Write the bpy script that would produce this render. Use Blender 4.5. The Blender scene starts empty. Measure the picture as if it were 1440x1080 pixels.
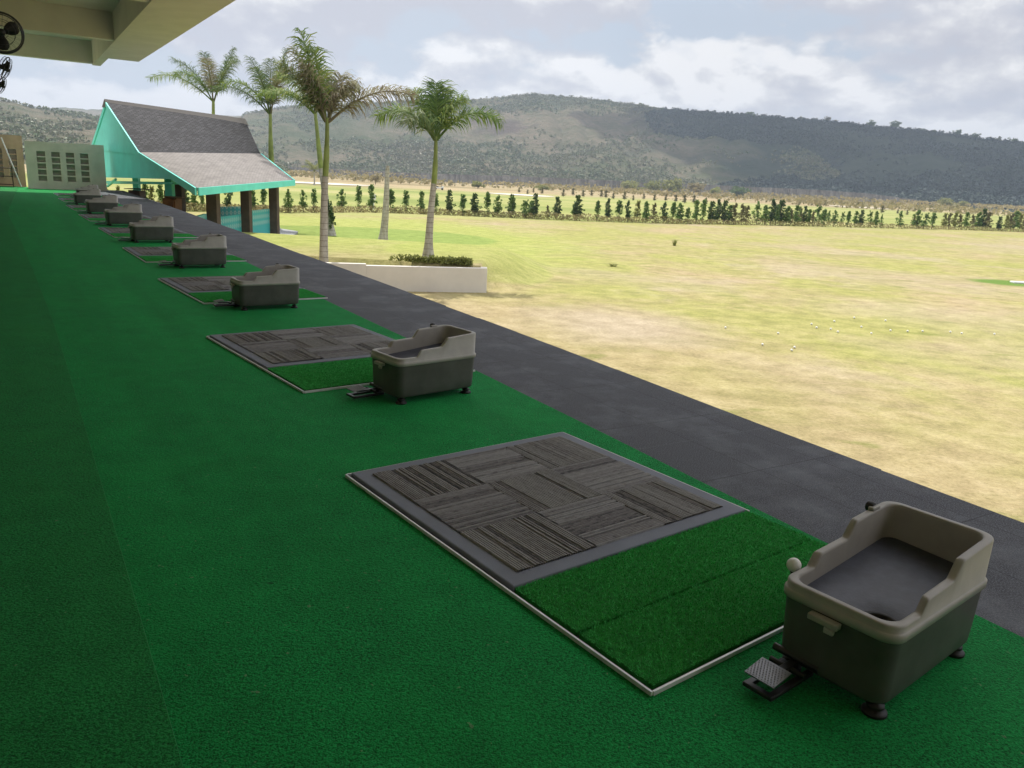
import bpy, math, random
import numpy as np
from mathutils import Vector, Matrix, noise
random.seed(7); RNG = np.random.default_rng(7)
sc = bpy.context.scene
COL = sc.collection
R = math.radians
# ------------------------------------------------------------------ camera
F, PITCH, ROLL, EYE = 1116.1, 0.252, 0.053, 1.611
cr, sr, cp, sp = math.cos(ROLL), math.sin(ROLL), math.cos(PITCH), math.sin(PITCH)
cam = bpy.data.cameras.new('camera'); co = bpy.data.objects.new('camera', cam); COL.objects.link(co)
RX, UP, FW = Vector((1, 0, 0)), Vector((0, sp, cp)), Vector((0, cp, -sp))
cr_, cu_ = RX * cr + UP * sr, UP * cr - RX * sr
m3 = Matrix((cr_, cu_, -FW)).transposed()
co.matrix_world = Matrix.Translation((0, 0, EYE)) @ m3.to_4x4()
cam.sensor_fit = 'HORIZONTAL'; cam.sensor_width = 36; cam.lens = F / 1440 * 36
cam.clip_end = 12000; cam.clip_start = .05
sc.camera = co
sc.render.resolution_x, sc.render.resolution_y = 1024, 768

def ray(px, py):
    a, b = px - 720, py - 540
    X = a * cr + b * sr; Y = -a * sr + b * cr
    return Vector((X / F, cp - (Y / F) * sp, -sp - (Y / F) * cp))
def on(px, py, z=0.):                       # where a sight line meets a level plane
    r = ray(px, py); t = (z - EYE) / r.z
    return Vector((r.x * t, r.y * t, z))
def atd(px, py, d):                         # point at plan depth d
    r = ray(px, py); t = d / r.y
    return Vector((r.x * t, d, EYE + r.z * t))
DT, DN = Vector((-.53, .848, 0)), Vector((.848, .53, 0))   # along the deck / across it
def nt(n, t, z=0.): return DN * n + DT * t + Vector((0, 0, z))
G = -2.0                                     # lawn level below the deck

# ------------------------------------------------------------------ materials
def newmat(name):
    m = bpy.data.materials.new(name); m.use_nodes = True
    nt_ = m.node_tree; b = nt_.nodes['Principled BSDF']; return m, nt_, b
def N(t, kind, **kw):
    n = t.nodes.new(kind)
    for k, v in kw.items():
        if k in n.inputs.keys(): n.inputs[k].default_value = v
        else: setattr(n, k, v)
    return n
def L(t, a, b): t.links.new(a, b)
def c4(c): return (c[0], c[1], c[2], 1)
def ramp(t, src, stops):
    r = N(t, 'ShaderNodeValToRGB'); L(t, src, r.inputs[0])
    e = r.color_ramp.elements
    while len(e) > 1: e.remove(e[-1])
    e[0].position = stops[0][0]; e[0].color = c4(stops[0][1]) if isinstance(stops[0][1], tuple) else (stops[0][1],) * 3 + (1,)
    for p, c in stops[1:]:
        k = e.new(p); k.color = c4(c) if isinstance(c, tuple) else (c, c, c, 1)
    return r.outputs[0]
def mix(t, fac, a, b, mode='MIX'):
    m = N(t, 'ShaderNodeMix', data_type='RGBA', blend_type=mode)
    for s, v in ((0, fac), (6, a), (7, b)):
        if hasattr(v, 'links') or hasattr(v, 'is_linked'): L(t, v, m.inputs[s])
        elif isinstance(v, tuple): m.inputs[s].default_value = c4(v)
        else: m.inputs[s].default_value = v
    return m.outputs[2]
def mth(t, op, a, b=None, c=None):
    m = N(t, 'ShaderNodeMath', operation=op)
    for i, v in enumerate((a, b, c)):
        if v is None: continue
        if hasattr(v, 'is_linked'): L(t, v, m.inputs[i])
        else: m.inputs[i].default_value = v
    return m.outputs[0]
def noi(t, co_, scale, detail=3, rough=.55, dist=0):
    n = N(t, 'ShaderNodeTexNoise', Scale=scale, Detail=detail, Roughness=rough, Distortion=dist)
    if co_ is not None: L(t, co_, n.inputs['Vector'])
    return n.outputs[0]
def vmap(t, co_, scale=(1, 1, 1), rot=(0, 0, 0), loc=(0, 0, 0)):
    m = N(t, 'ShaderNodeMapping'); L(t, co_, m.inputs[0])
    m.inputs['Scale'].default_value = scale; m.inputs['Rotation'].default_value = rot; m.inputs['Location'].default_value = loc
    return m.outputs[0]
def bump(t, b, h, strength, dist):
    n = N(t, 'ShaderNodeBump', Strength=strength, Distance=dist); L(t, h, n.inputs['Height']); L(t, n.outputs[0], b.inputs['Normal'])
def simple(name, col, rough=.6, var=.15, scale=6, bmp=0, bscale=40, bdist=.004, metal=0, spec=.5, coat=None):
    m, t, b = newmat(name)
    tc = N(t, 'ShaderNodeTexCoord').outputs['Object']
    n = noi(t, tc, scale, 4)
    lo = tuple(max(0, x * (1 - var)) for x in col); hi = tuple(min(1, x * (1 + var)) for x in col)
    L(t, ramp(t, n, [(.3, lo), (.7, hi)]), b.inputs['Base Color'])
    b.inputs['Roughness'].default_value = rough; b.inputs['Metallic'].default_value = metal
    b.inputs['Specular IOR Level'].default_value = spec
    if bmp: bump(t, b, noi(t, tc, bscale, 3), bmp, bdist)
    return m

def carpet_mat(name, dark, lite, warm):
    m, t, b = newmat(name)
    p = N(t, 'ShaderNodeNewGeometry').outputs['Position']
    fine = noi(t, p, 190, 2, .7); mid = noi(t, p, 85, 2, .6); big = noi(t, p, .9, 5, .6); patch = noi(t, p, 4.5, 5, .65)
    c = ramp(t, mth(t, 'ADD', mth(t, 'MULTIPLY', fine, .62), mth(t, 'MULTIPLY', mid, .38)), [(.38, dark), (.62, lite)])
    c = mix(t, ramp(t, big, [(.38, 0.), (.68, .4)]), c, warm)
    c = mix(t, 1.0, c, ramp(t, patch, [(.3, (.8, .8, .8)), (.62, (1, 1, 1))]), 'MULTIPLY')
    # pile brushed in bands along the roll, a few worn spots
    pr = vmap(t, p, (1, 1, 1), (0, 0, -.5586))
    band = noi(t, vmap(t, pr, (.7, .05, 1)), 3.2, 3)
    c = mix(t, 1.0, c, ramp(t, band, [(.3, (.84, .86, .84)), (.7, (1.1, 1.1, 1.1))]), 'MULTIPLY')
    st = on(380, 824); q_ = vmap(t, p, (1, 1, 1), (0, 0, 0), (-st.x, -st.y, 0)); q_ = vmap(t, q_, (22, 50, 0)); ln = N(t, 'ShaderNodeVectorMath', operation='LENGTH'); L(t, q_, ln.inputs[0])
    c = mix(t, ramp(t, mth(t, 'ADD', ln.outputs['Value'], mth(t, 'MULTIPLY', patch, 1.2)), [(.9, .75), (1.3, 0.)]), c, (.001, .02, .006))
    sp2 = noi(t, p, 38, 2, .5); c = mix(t, ramp(t, sp2, [(.735, 0.), (.75, .45)]), c, (.25, .3, .2))
    L(t, c, b.inputs['Base Color'])
    b.inputs['Roughness'].default_value = .85; b.inputs['Specular IOR Level'].default_value = .15
    b.inputs['Sheen Weight'].default_value = .12; b.inputs['Sheen Roughness'].default_value = .4
    b.inputs['Sheen Tint'].default_value = (.15, .8, .4, 1)
    h = mth(t, 'ADD', mth(t, 'MULTIPLY', fine, .6), mth(t, 'ADD', mth(t, 'MULTIPLY', mid, .8), mth(t, 'MULTIPLY', patch, .9)))
    bump(t, b, h, .9, .012)
    return m
M = {}
M['carpet'] = carpet_mat('green_carpet', (.001, .055, .011), (.014, .45, .10), (.010, .33, .06))
M['carpet_old'] = carpet_mat('green_carpet_aisle', (.001, .05, .010), (.022, .35, .078), (.018, .25, .045))
M['turf'] = simple('turf_pile', (.07, .50, .12), .7, .22, 30, spec=.15)
M['turf_base'] = simple('turf_backing', (.02, .17, .03), .9, .3, 60, spec=.1)
M['foam'] = simple('slate_foam', (.19, .205, .25), .75, .10, 5, .35, 220, .003, spec=.3)
M['alu'] = simple('brushed_aluminium', (.72, .72, .74), .42, .12, 9, metal=.25)
M['black'] = simple('black_rubber', (.012, .012, .013), .5, .3, 10, spec=.4)
M['black_metal'] = simple('black_metal', (.02, .02, .024), .38, .3, 12, spec=.5)
M['tread'] = simple('tread_plate', (.25, .26, .29), .35, .2, 20, metal=.6)
M['ball'] = simple('golf_ball', (.8, .8, .78), .35, .04, 30, .5, 350, .0015)
M['taupe'] = simple('taupe_plastic', (.37, .35, .325), .42, .10, 9, .15, 300, .0008, spec=.4)
M['charcoal'] = simple('charcoal_plastic', (.088, .088, .080), .45, .22, 7, .15, 260, .0008, spec=.4)
M['tray'] = simple('tray_rubber', (.048, .054, .080), .42, .25, 25, .3, 120, .002)
M['plaster'] = simple('cream_plaster', (.64, .60, .555), .8, .06, 1.2, .15, 30, .004, spec=.2)
M['slab'] = simple('concrete_slab', (.32, .33, .34), .85, .12, 1.5, .2, 20, .004)
M['lattice'] = simple('grey_render', (.76, .64, .60), .85, .10, 2, .3, 25, .004, spec=.2)
M['lattice_brown'] = simple('brown_render', (.36, .27, .18), .85, .18, 2, .3, 25, .004, spec=.2)
M['turq'] = simple('turquoise_paint', (.17, .80, .70), .55, .07, 1.5, spec=.35)
M['column_brown'] = simple('brown_column', (.11, .07, .052), .7, .2, 4)
M['wood'] = simple('orange_wood', (.30, .125, .055), .55, .3, 3)
M['dark_wood'] = simple('dark_wood', (.06, .035, .026), .6, .3, 3)
M['planter'] = simple('white_render', (.74, .70, .64), .85, .07, 1.3, .2, 20, .004, spec=.2)
M['soil'] = simple('soil', (.12, .09, .055), .95, .3, 5, .6, 12, .03)
M['white'] = simple('white_paint', (.75, .75, .73), .5, .05)
M['sand'] = simple('bunker_sand', (.70, .64, .54), .95, .06, .5)
M['louvre_back'] = simple('shaded_block', (.38, .345, .31), .9, .15, 3)
M['trunk'] = None

# asphalt-like rubber matting beside the carpet
m, t, b = newmat('rubber_matting')
p = N(t, 'ShaderNodeNewGeometry').outputs['Position']
sp_ = noi(t, p, 150, 2, .8); dust = noi(t, p, 1.6, 6, .7); dust2 = noi(t, vmap(t, p, (1, 1, 1), (0, 0, -.56)), 7, 5, .7)
c = ramp(t, sp_, [(.36, (.035, .037, .045)), (.52, (.085, .089, .104)), (.68, (.19, .195, .22))])
c = mix(t, ramp(t, dust, [(.48, 0.), (.74, .45)]), c, (.25, .265, .30))
c = mix(t, ramp(t, dust2, [(.58, 0.), (.8, .3)]), c, (.17, .17, .18))
# tile joints every metre
pr = vmap(t, p, (1, 1, 1), (0, 0, -.5586))
sx = N(t, 'ShaderNodeSeparateXYZ'); L(t, pr, sx.inputs[0])
def joint(o, per, w):
    fr = mth(t, 'FRACT', mth(t, 'MULTIPLY', o, 1 / per)); return mth(t, 'LESS_THAN', fr, w / per)
j = mth(t, 'MAXIMUM', joint(sx.outputs[1], 1.0, .007), joint(mth(t, 'ADD', sx.outputs[0], .35), .5, .006))
c = mix(t, mth(t, 'MULTIPLY', j, .6), c, (.025, .026, .03))
L(t, c, b.inputs['Base Color']); b.inputs['Roughness'].default_value = .8; b.inputs['Specular IOR Level'].default_value = .3
bump(t, b, mth(t, 'SUBTRACT', mth(t, 'ADD', sp_, mth(t, 'MULTIPLY', dust2, .4)), mth(t, 'MULTIPLY', j, .8)), .6, .006)
M['rubber'] = m

# striped needle-felt stance carpet: UV.y runs along the ribs, "tone" is each rib's yarn colour
m, t, b = newmat('striped_stance_carpet')
at_ = N(t, 'ShaderNodeAttribute', attribute_name='tone')
uv = N(t, 'ShaderNodeUVMap').outputs[0]
al = noi(t, vmap(t, uv, (55, 9, 1)), 2.4, 3, .7); fine = noi(t, uv, 420, 2, .7)
v = mth(t, 'ADD', at_.outputs['Fac'], mth(t, 'ADD', mth(t, 'MULTIPLY', mth(t, 'SUBTRACT', al, .5), .85), mth(t, 'MULTIPLY', mth(t, 'SUBTRACT', fine, .5), .35)))
L(t, ramp(t, v, [(.2, (.085, .085, .09)), (.42, (.20, .187, .19)), (.7, (.285, .28, .28)), (.95, (.35, .345, .34))]), b.inputs['Base Color'])
b.inputs['Roughness'].default_value = .95; b.inputs['Specular IOR Level'].default_value = .1
bump(t, b, mth(t, 'ADD', al, mth(t, 'MULTIPLY', fine, .5)), .8, .006)
M['stance'] = m

# roof shingles
def shingle(name, c1, c2, sx_, sy_, mortar):
    m, t, b = newmat(name)
    uv = N(t, 'ShaderNodeUVMap').outputs[0]
    br = N(t, 'ShaderNodeTexBrick', Scale=1.0); L(t, vmap(t, uv, (sx_, sy_, 1)), br.inputs['Vector'])
    br.inputs['Color1'].default_value = c4(c1); br.inputs['Color2'].default_value = c4(c2)
    br.inputs['Mortar'].default_value = c4(mortar); br.inputs['Mortar Size'].default_value = .07
    br.inputs['Brick Width'].default_value = .6; br.inputs['Row Height'].default_value = .4
    w = noi(t, uv, 1.2, 5, .7)
    c = mix(t, 1.0, br.outputs[0], ramp(t, w, [(.3, (.72, .70, .70)), (.7, (1.12, 1.1, 1.08))]), 'MULTIPLY')
    L(t, c, b.inputs['Base Color']); b.inputs['Roughness'].default_value = .9
    bump(t, b, br.outputs[1], -.6, .03)
    return m
M['shingle_dark'] = shingle('dark_shingles', (.022, .023, .028), (.070, .072, .082), 2.1, 2.1, (.015, .015, .017))
M['shingle_lite'] = shingle('grey_shingles', (.23, .215, .20), (.29, .27, .255), 2.0, 2.0, (.19, .18, .17))

# breeze block wall pattern
m, t, b = newmat('breeze_block_turquoise')
uv = N(t, 'ShaderNodeUVMap').outputs[0]
sx = N(t, 'ShaderNodeSeparateXYZ'); L(t, vmap(t, uv, (3.3, 3.3, 1)), sx.inputs[0])
fx = mth(t, 'ABSOLUTE', mth(t, 'SUBTRACT', mth(t, 'FRACT', sx.outputs[0]), .5)); fy = mth(t, 'ABSOLUTE', mth(t, 'SUBTRACT', mth(t, 'FRACT', sx.outputs[1]), .5))
d = mth(t, 'ADD', fx, fy)
ring = mth(t, 'MULTIPLY', mth(t, 'GREATER_THAN', d, .16), mth(t, 'LESS_THAN', d, .42))
su = N(t, 'ShaderNodeSeparateXYZ'); L(t, uv, su.inputs[0])
ring = mth(t, 'MULTIPLY', ring, mth(t, 'GREATER_THAN', su.outputs[1], .62))
L(t, mix(t, ring, (.07, .50, .50), (.42, .66, .62)), b.inputs['Base Color']); b.inputs['Roughness'].default_value = .6
bump(t, b, ring, .6, .03)
M['breeze'] = m

def leafmat(name, stops, rough=.55, trans=.42, scale=1.3):
    m, t, b = newmat(name)
    ge = N(t, 'ShaderNodeNewGeometry'); oi = N(t, 'ShaderNodeObjectInfo')
    n = noi(t, ge.outputs['Position'], scale, 3)
    v = mth(t, 'ADD', mth(t, 'MULTIPLY', n, .6), mth(t, 'ADD', mth(t, 'MULTIPLY', ge.outputs['Random Per Island'], .35), mth(t, 'MULTIPLY', oi.outputs['Random'], .2)))
    c = ramp(t, v, stops)
    L(t, c, b.inputs['Base Color']); b.inputs['Roughness'].default_value = rough; b.inputs['Specular IOR Level'].default_value = .3
    tr = N(t, 'ShaderNodeBsdfTranslucent'); L(t, c, tr.inputs[0])
    ms = N(t, 'ShaderNodeMixShader', Fac=trans); L(t, b.outputs[0], ms.inputs[1]); L(t, tr.outputs[0], ms.inputs[2])
    L(t, ms.outputs[0], t.nodes['Material Output'].inputs['Surface'])
    return m
M['frond'] = leafmat('palm_frond_green', [(.3, (.06, .12, .03)), (.55, (.14, .23, .045)), (.8, (.30, .34, .07))])
M['frond_dry'] = leafmat('palm_frond_dry', [(.3, (.15, .125, .08)), (.55, (.25, .215, .13)), (.8, (.28, .30, .14))])
M['frond_mid'] = leafmat('palm_frond_greyish', [(.3, (.05, .10, .04)), (.55, (.10, .16, .055)), (.8, (.22, .25, .09))])
M['leaf'] = leafmat('fence_tree_leaves', [(.3, (.07, .14, .035)), (.55, (.13, .23, .05)), (.85, (.22, .32, .09))])
M['leaf_dark'] = leafmat('dark_leaves', [(.3, (.045, .09, .03)), (.8, (.12, .19, .055))])
M['leaf_yellow'] = leafmat('yellow_green_leaves', [(.3, (.16, .19, .05)), (.8, (.34, .34, .12))], trans=.5)
M['leaf_brown'] = leafmat('brownish_leaves', [(.3, (.13, .125, .05)), (.8, (.26, .24, .11))])
M['scrub'] = leafmat('scrub_leaves', [(.25, (.085, .13, .055)), (.45, (.12, .17, .07)), (.65, (.18, .185, .10)), (.9, (.24, .22, .14))], trans=.1, scale=.02)
M['forest'] = leafmat('forest_leaves_shaded', [(.25, (.02, .04, .034)), (.6, (.042, .07, .055)), (.9, (.08, .11, .07))], trans=.05, scale=.02)  # forest green darkened, cloud shadow put into the leaf colour
M['undergrowth'] = leafmat('undergrowth_leaves', [(.3, (.14, .135, .05)), (.55, (.25, .22, .09)), (.85, (.38, .31, .16))], scale=.3)
M['hedge'] = leafmat('hedge_leaves', [(.3, (.15, .18, .045)), (.85, (.38, .40, .12))], scale=2)

m, t, b = newmat('palm_trunk_grey')
tc = N(t, 'ShaderNodeTexCoord').outputs['Object']; sx = N(t, 'ShaderNodeSeparateXYZ'); L(t, tc, sx.inputs[0])
w = mth(t, 'FRACT', mth(t, 'ADD', mth(t, 'MULTIPLY', sx.outputs[2], 5.5), mth(t, 'MULTIPLY', noi(t, tc, 1.5), .8)))
c = ramp(t, noi(t, vmap(t, tc, (1, 1, .35)), 9, 5, .7), [(.3, (.28, .25, .215)), (.55, (.44, .41, .37)), (.75, (.58, .55, .51))])
c = mix(t, ramp(t, w, [(0., .7), (.08, .7), (.14, 0.), (1., 0.)]), c, (.13, .11, .09))
L(t, c, b.inputs['Base Color']); b.inputs['Roughness'].default_value = .9; bump(t, b, w, .5, .02)
M['trunk'] = m
M['shaft'] = simple('green_crownshaft', (.20, .25, .06), .5, .25, 3)
M['bark'] = simple('tree_bark', (.13, .10, .07), .9, .3, 8)

# the ground: dry lawn, tee area, fairway beyond the fence, scrubland
P0 = Vector((-19.2, 65.5, 0)); FD = Vector((.868, .496, 0)).normalized(); FN = Vector((-FD.y, FD.x, 0))
def groundmat():
    m, t, b = newmat('grass_ground')
    p = N(t, 'ShaderNodeNewGeometry').outputs['Position']
    s = N(t, 'ShaderNodeSeparateXYZ'); L(t, p, s.inputs[0]); X, Y = s.outputs[0], s.outputs[1]
    big = noi(t, p, .045, 5, .6); med = noi(t, vmap(t, p, (1, .75, 1), (0, 0, .3)), .2, 7, .7, .5)
    sm = noi(t, p, 1.6, 6, .72); fine = noi(t, p, 14, 4, .75); pin = noi(t, p, 60, 3, .8)
    dry = ramp(t, sm, [(.25, (.22, .175, .095)), (.5, (.36, .29, .165)), (.75, (.47, .385, .245))])
    green = ramp(t, sm, [(.25, (.18, .185, .06)), (.5, (.30, .295, .10)), (.75, (.41, .38, .15))])
    bare = ramp(t, sm, [(.3, (.30, .245, .17)), (.7, (.46, .385, .29))])
    base = mix(t, ramp(t, mth(t, 'ADD', mth(t, 'MULTIPLY', med, .6), mth(t, 'MULTIPLY', big, .4)), [(.39, 0.), (.54, 1.)]), dry, green)
    base = mix(t, ramp(t, noi(t, vmap(t, p, (1, .7, 1), loc=(3, 17, 0)), .07, 6, .6, .6), [(.50, 0.), (.64, .5)]), base, ramp(t, sm, [(.3, (.29, .235, .165)), (.7, (.42, .35, .25))]))
    base = mix(t, ramp(t, noi(t, vmap(t, p, (1, .8, 1), loc=(31, 7, 0)), .13, 6, .65), [(.56, 0.), (.70, .8)]), base, bare)
    # near the deck the turf is straw coloured
    nd = mth(t, 'ADD', mth(t, 'MULTIPLY', X, .848), mth(t, 'MULTIPLY', Y, .53))
    base = mix(t, mth(t, 'MULTIPLY', ramp(t, mth(t, 'MULTIPLY', mth(t, 'ADD', nd, mth(t, 'MULTIPLY', med, 12)), .03), [(.5, 1.), (.72, 0.)]), .75), base, dry)
    # small dark weeds
    base = mix(t, ramp(t, noi(t, vmap(t, p, (.45, 1, 1)), .9, 4, .6), [(.63, 0.), (.70, .75)]), base, (.17, .19, .05))
    base = mix(t, ramp(t, noi(t, vmap(t, p, (.35, 1, 1), loc=(9, 4, 0)), .45, 6, .7), [(.52, 0.), (.64, .55)]), base, (.24, .22, .09))
    def ell(cx, cy, rx, ry, soft, rot=0., wob=.35):
        q = vmap(t, p, (1, 1, 1), (0, 0, 0), (-cx, -cy, 0)); q = vmap(t, q, (1 / rx, 1 / ry, 0), (0, 0, 0))
        ln = N(t, 'ShaderNodeVectorMath', operation='LENGTH'); L(t, q, ln.inputs[0])
        dd = mth(t, 'ADD', ln.outputs['Value'], mth(t, 'MULTIPLY', mth(t, 'SUBTRACT', noi(t, p, .5, 4), .5), wob))
        return ramp(t, dd, [(1 - soft, 1.), (1., 0.)])
    lush = ramp(t, sm, [(.25, (.13, .19, .04)), (.6, (.22, .30, .075)), (.8, (.30, .36, .12))])
    lush2 = ramp(t, sm, [(.25, (.20, .25, .05)), (.75, (.40, .42, .13))])
    base = mix(t, mth(t, 'MULTIPLY', ell(-12, 46, 18, 24, .35, wob=.5), .85), base, lush2)
    base = mix(t, mth(t, 'MULTIPLY', ell(-9.5, 47.5, 8.4, 6.5, .06, wob=.05), .8), base, lush)
    base = mix(t, mth(t, 'MULTIPLY', ell(-1.9, 31.5, 3.4, 4.8, .08, wob=.12), .55), base, lush2)
    gp = on(1415, 398, G); base = mix(t, ell(gp.x + .4, gp.y, 2.4, 1.6, .4, wob=.7), base, (.12, .20, .04))
    gp = on(1130, 452, G); base = mix(t, mth(t, 'MULTIPLY', ell(gp.x, gp.y, 4, 3, .7, wob=.7), .7), base, green)
    gp = on(870, 455, G); base = mix(t, mth(t, 'MULTIPLY', ell(gp.x, gp.y, 3.4, 3.6, .7, wob=.7), .85), base, bare)
    gp = on(1300, 440, G); base = mix(t, mth(t, 'MULTIPLY', ell(gp.x, gp.y, 5, 4, .7, wob=.7), .45), base, bare)
    # beyond the fence
    sd = mth(t, 'ADD', mth(t, 'MULTIPLY', X, FN.x), mth(t, 'MULTIPLY', Y, FN.y)); sd = mth(t, 'SUBTRACT', sd, P0.dot(FN))
    fair = ramp(t, noi(t, vmap(t, p, (.3, 1, 1)), .05, 5), [(.3, (.19, .23, .065)), (.5, (.28, .30, .10)), (.7, (.38, .35, .16))])
    wild = ramp(t, noi(t, vmap(t, p, (.25, 1, 1)), .03, 7, .7), [(.3, (.14, .12, .055)), (.42, (.26, .21, .11)), (.52, (.40, .31, .19)), (.64, (.22, .22, .10)), (.75, (.47, .38, .27))])
    base = mix(t, ramp(t, mth(t, 'ADD', mth(t, 'MULTIPLY', sd, .1), mth(t, 'MULTIPLY', sm, .3)), [(.05, 0.), (.2, 1.)]), base, fair)
    base = mix(t, ramp(t, mth(t, 'MULTIPLY', mth(t, 'ADD', sd, mth(t, 'MULTIPLY', med, 50)), .004), [(.52, 0.), (.66, 1.)]), base, wild)
    base = mix(t, 1.0, base, ramp(t, mth(t, 'ADD', mth(t, 'MULTIPLY', fine, .6), mth(t, 'MULTIPLY', pin, .4)), [(.34, (.66, .68, .60)), (.5, (1.02, 1.02, 1.0)), (.66, (1.28, 1.26, 1.22))]), 'MULTIPLY')
    L(t, base, b.inputs['Base Color']); b.inputs['Roughness'].default_value = .95; b.inputs['Specular IOR Level'].default_value = .1
    bump(t, b, mth(t, 'ADD', mth(t, 'MULTIPLY', sm, 1.2), mth(t, 'ADD', fine, mth(t, 'MULTIPLY', pin, .4))), .4, .04)
    return m
M['ground'] = groundmat()

def hillmat(name, warm):
    m, t, b = newmat(name)
    p = N(t, 'ShaderNodeNewGeometry').outputs['Position']
    a = noi(t, vmap(t, p, (1, 1, 1.8)), .006, 6, .6, .5); d_ = noi(t, vmap(t, p, (1, 1, 1.3)), .045, 7, .75); e = noi(t, p, .16, 5, .8)
    v = mth(t, 'ADD', mth(t, 'MULTIPLY', a, .5), mth(t, 'MULTIPLY', d_, .5))
    c = ramp(t, v, [(.34, (.07, .10, .045)), (.43, (.12, .135, .07)), (.50, (.18, .165, .105)), (.58, (.25, .205, .145)), (.66, (.15, .15, .09))])
    c = mix(t, ramp(t, e, [(.40, .5), (.56, 0.)]), c, (.11, .13, .075))
    c = mix(t, ramp(t, noi(t, p, .012, 4), [(.60, 0.), (.70, .7)]), c, (.10, .075, .07))
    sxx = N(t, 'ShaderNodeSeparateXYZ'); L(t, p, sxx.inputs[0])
    shade_mask = mth(t, 'ADD', mth(t, 'MULTIPLY', sxx.outputs[0], .0022), mth(t, 'MULTIPLY', mth(t, 'SUBTRACT', noi(t, p, .005, 5), .5), 1.6))
    c = mix(t, ramp(t, shade_mask, [(.2, 0.), (.42, .88)]), c, mix(t, d_, (.02, .04, .032), (.06, .09, .06)))  # right side of the hill darkened in colour to deepen the cloud shadow
    L(t, c, b.inputs['Base Color']); b.inputs['Roughness'].default_value = 1; b.inputs['Specular IOR Level'].default_value = .05
    bump(t, b, mth(t, 'ADD', d_, mth(t, 'MULTIPLY', e, .7)), 1.0, 7)
    return m
M['hill'] = hillmat('hillside_scrub_and_shade', 1)
m, t, b = newmat('eroded_bank')
p = N(t, 'ShaderNodeNewGeometry').outputs['Position']
L(t, ramp(t, noi(t, vmap(t, p, (1, 1, .5)), .35, 7, .8), [(.35, (.08, .075, .065)), (.5, (.15, .14, .12)), (.66, (.27, .25, .21))]), b.inputs['Base Color'])
b.inputs['Roughness'].default_value = 1; M['bank'] = m

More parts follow.
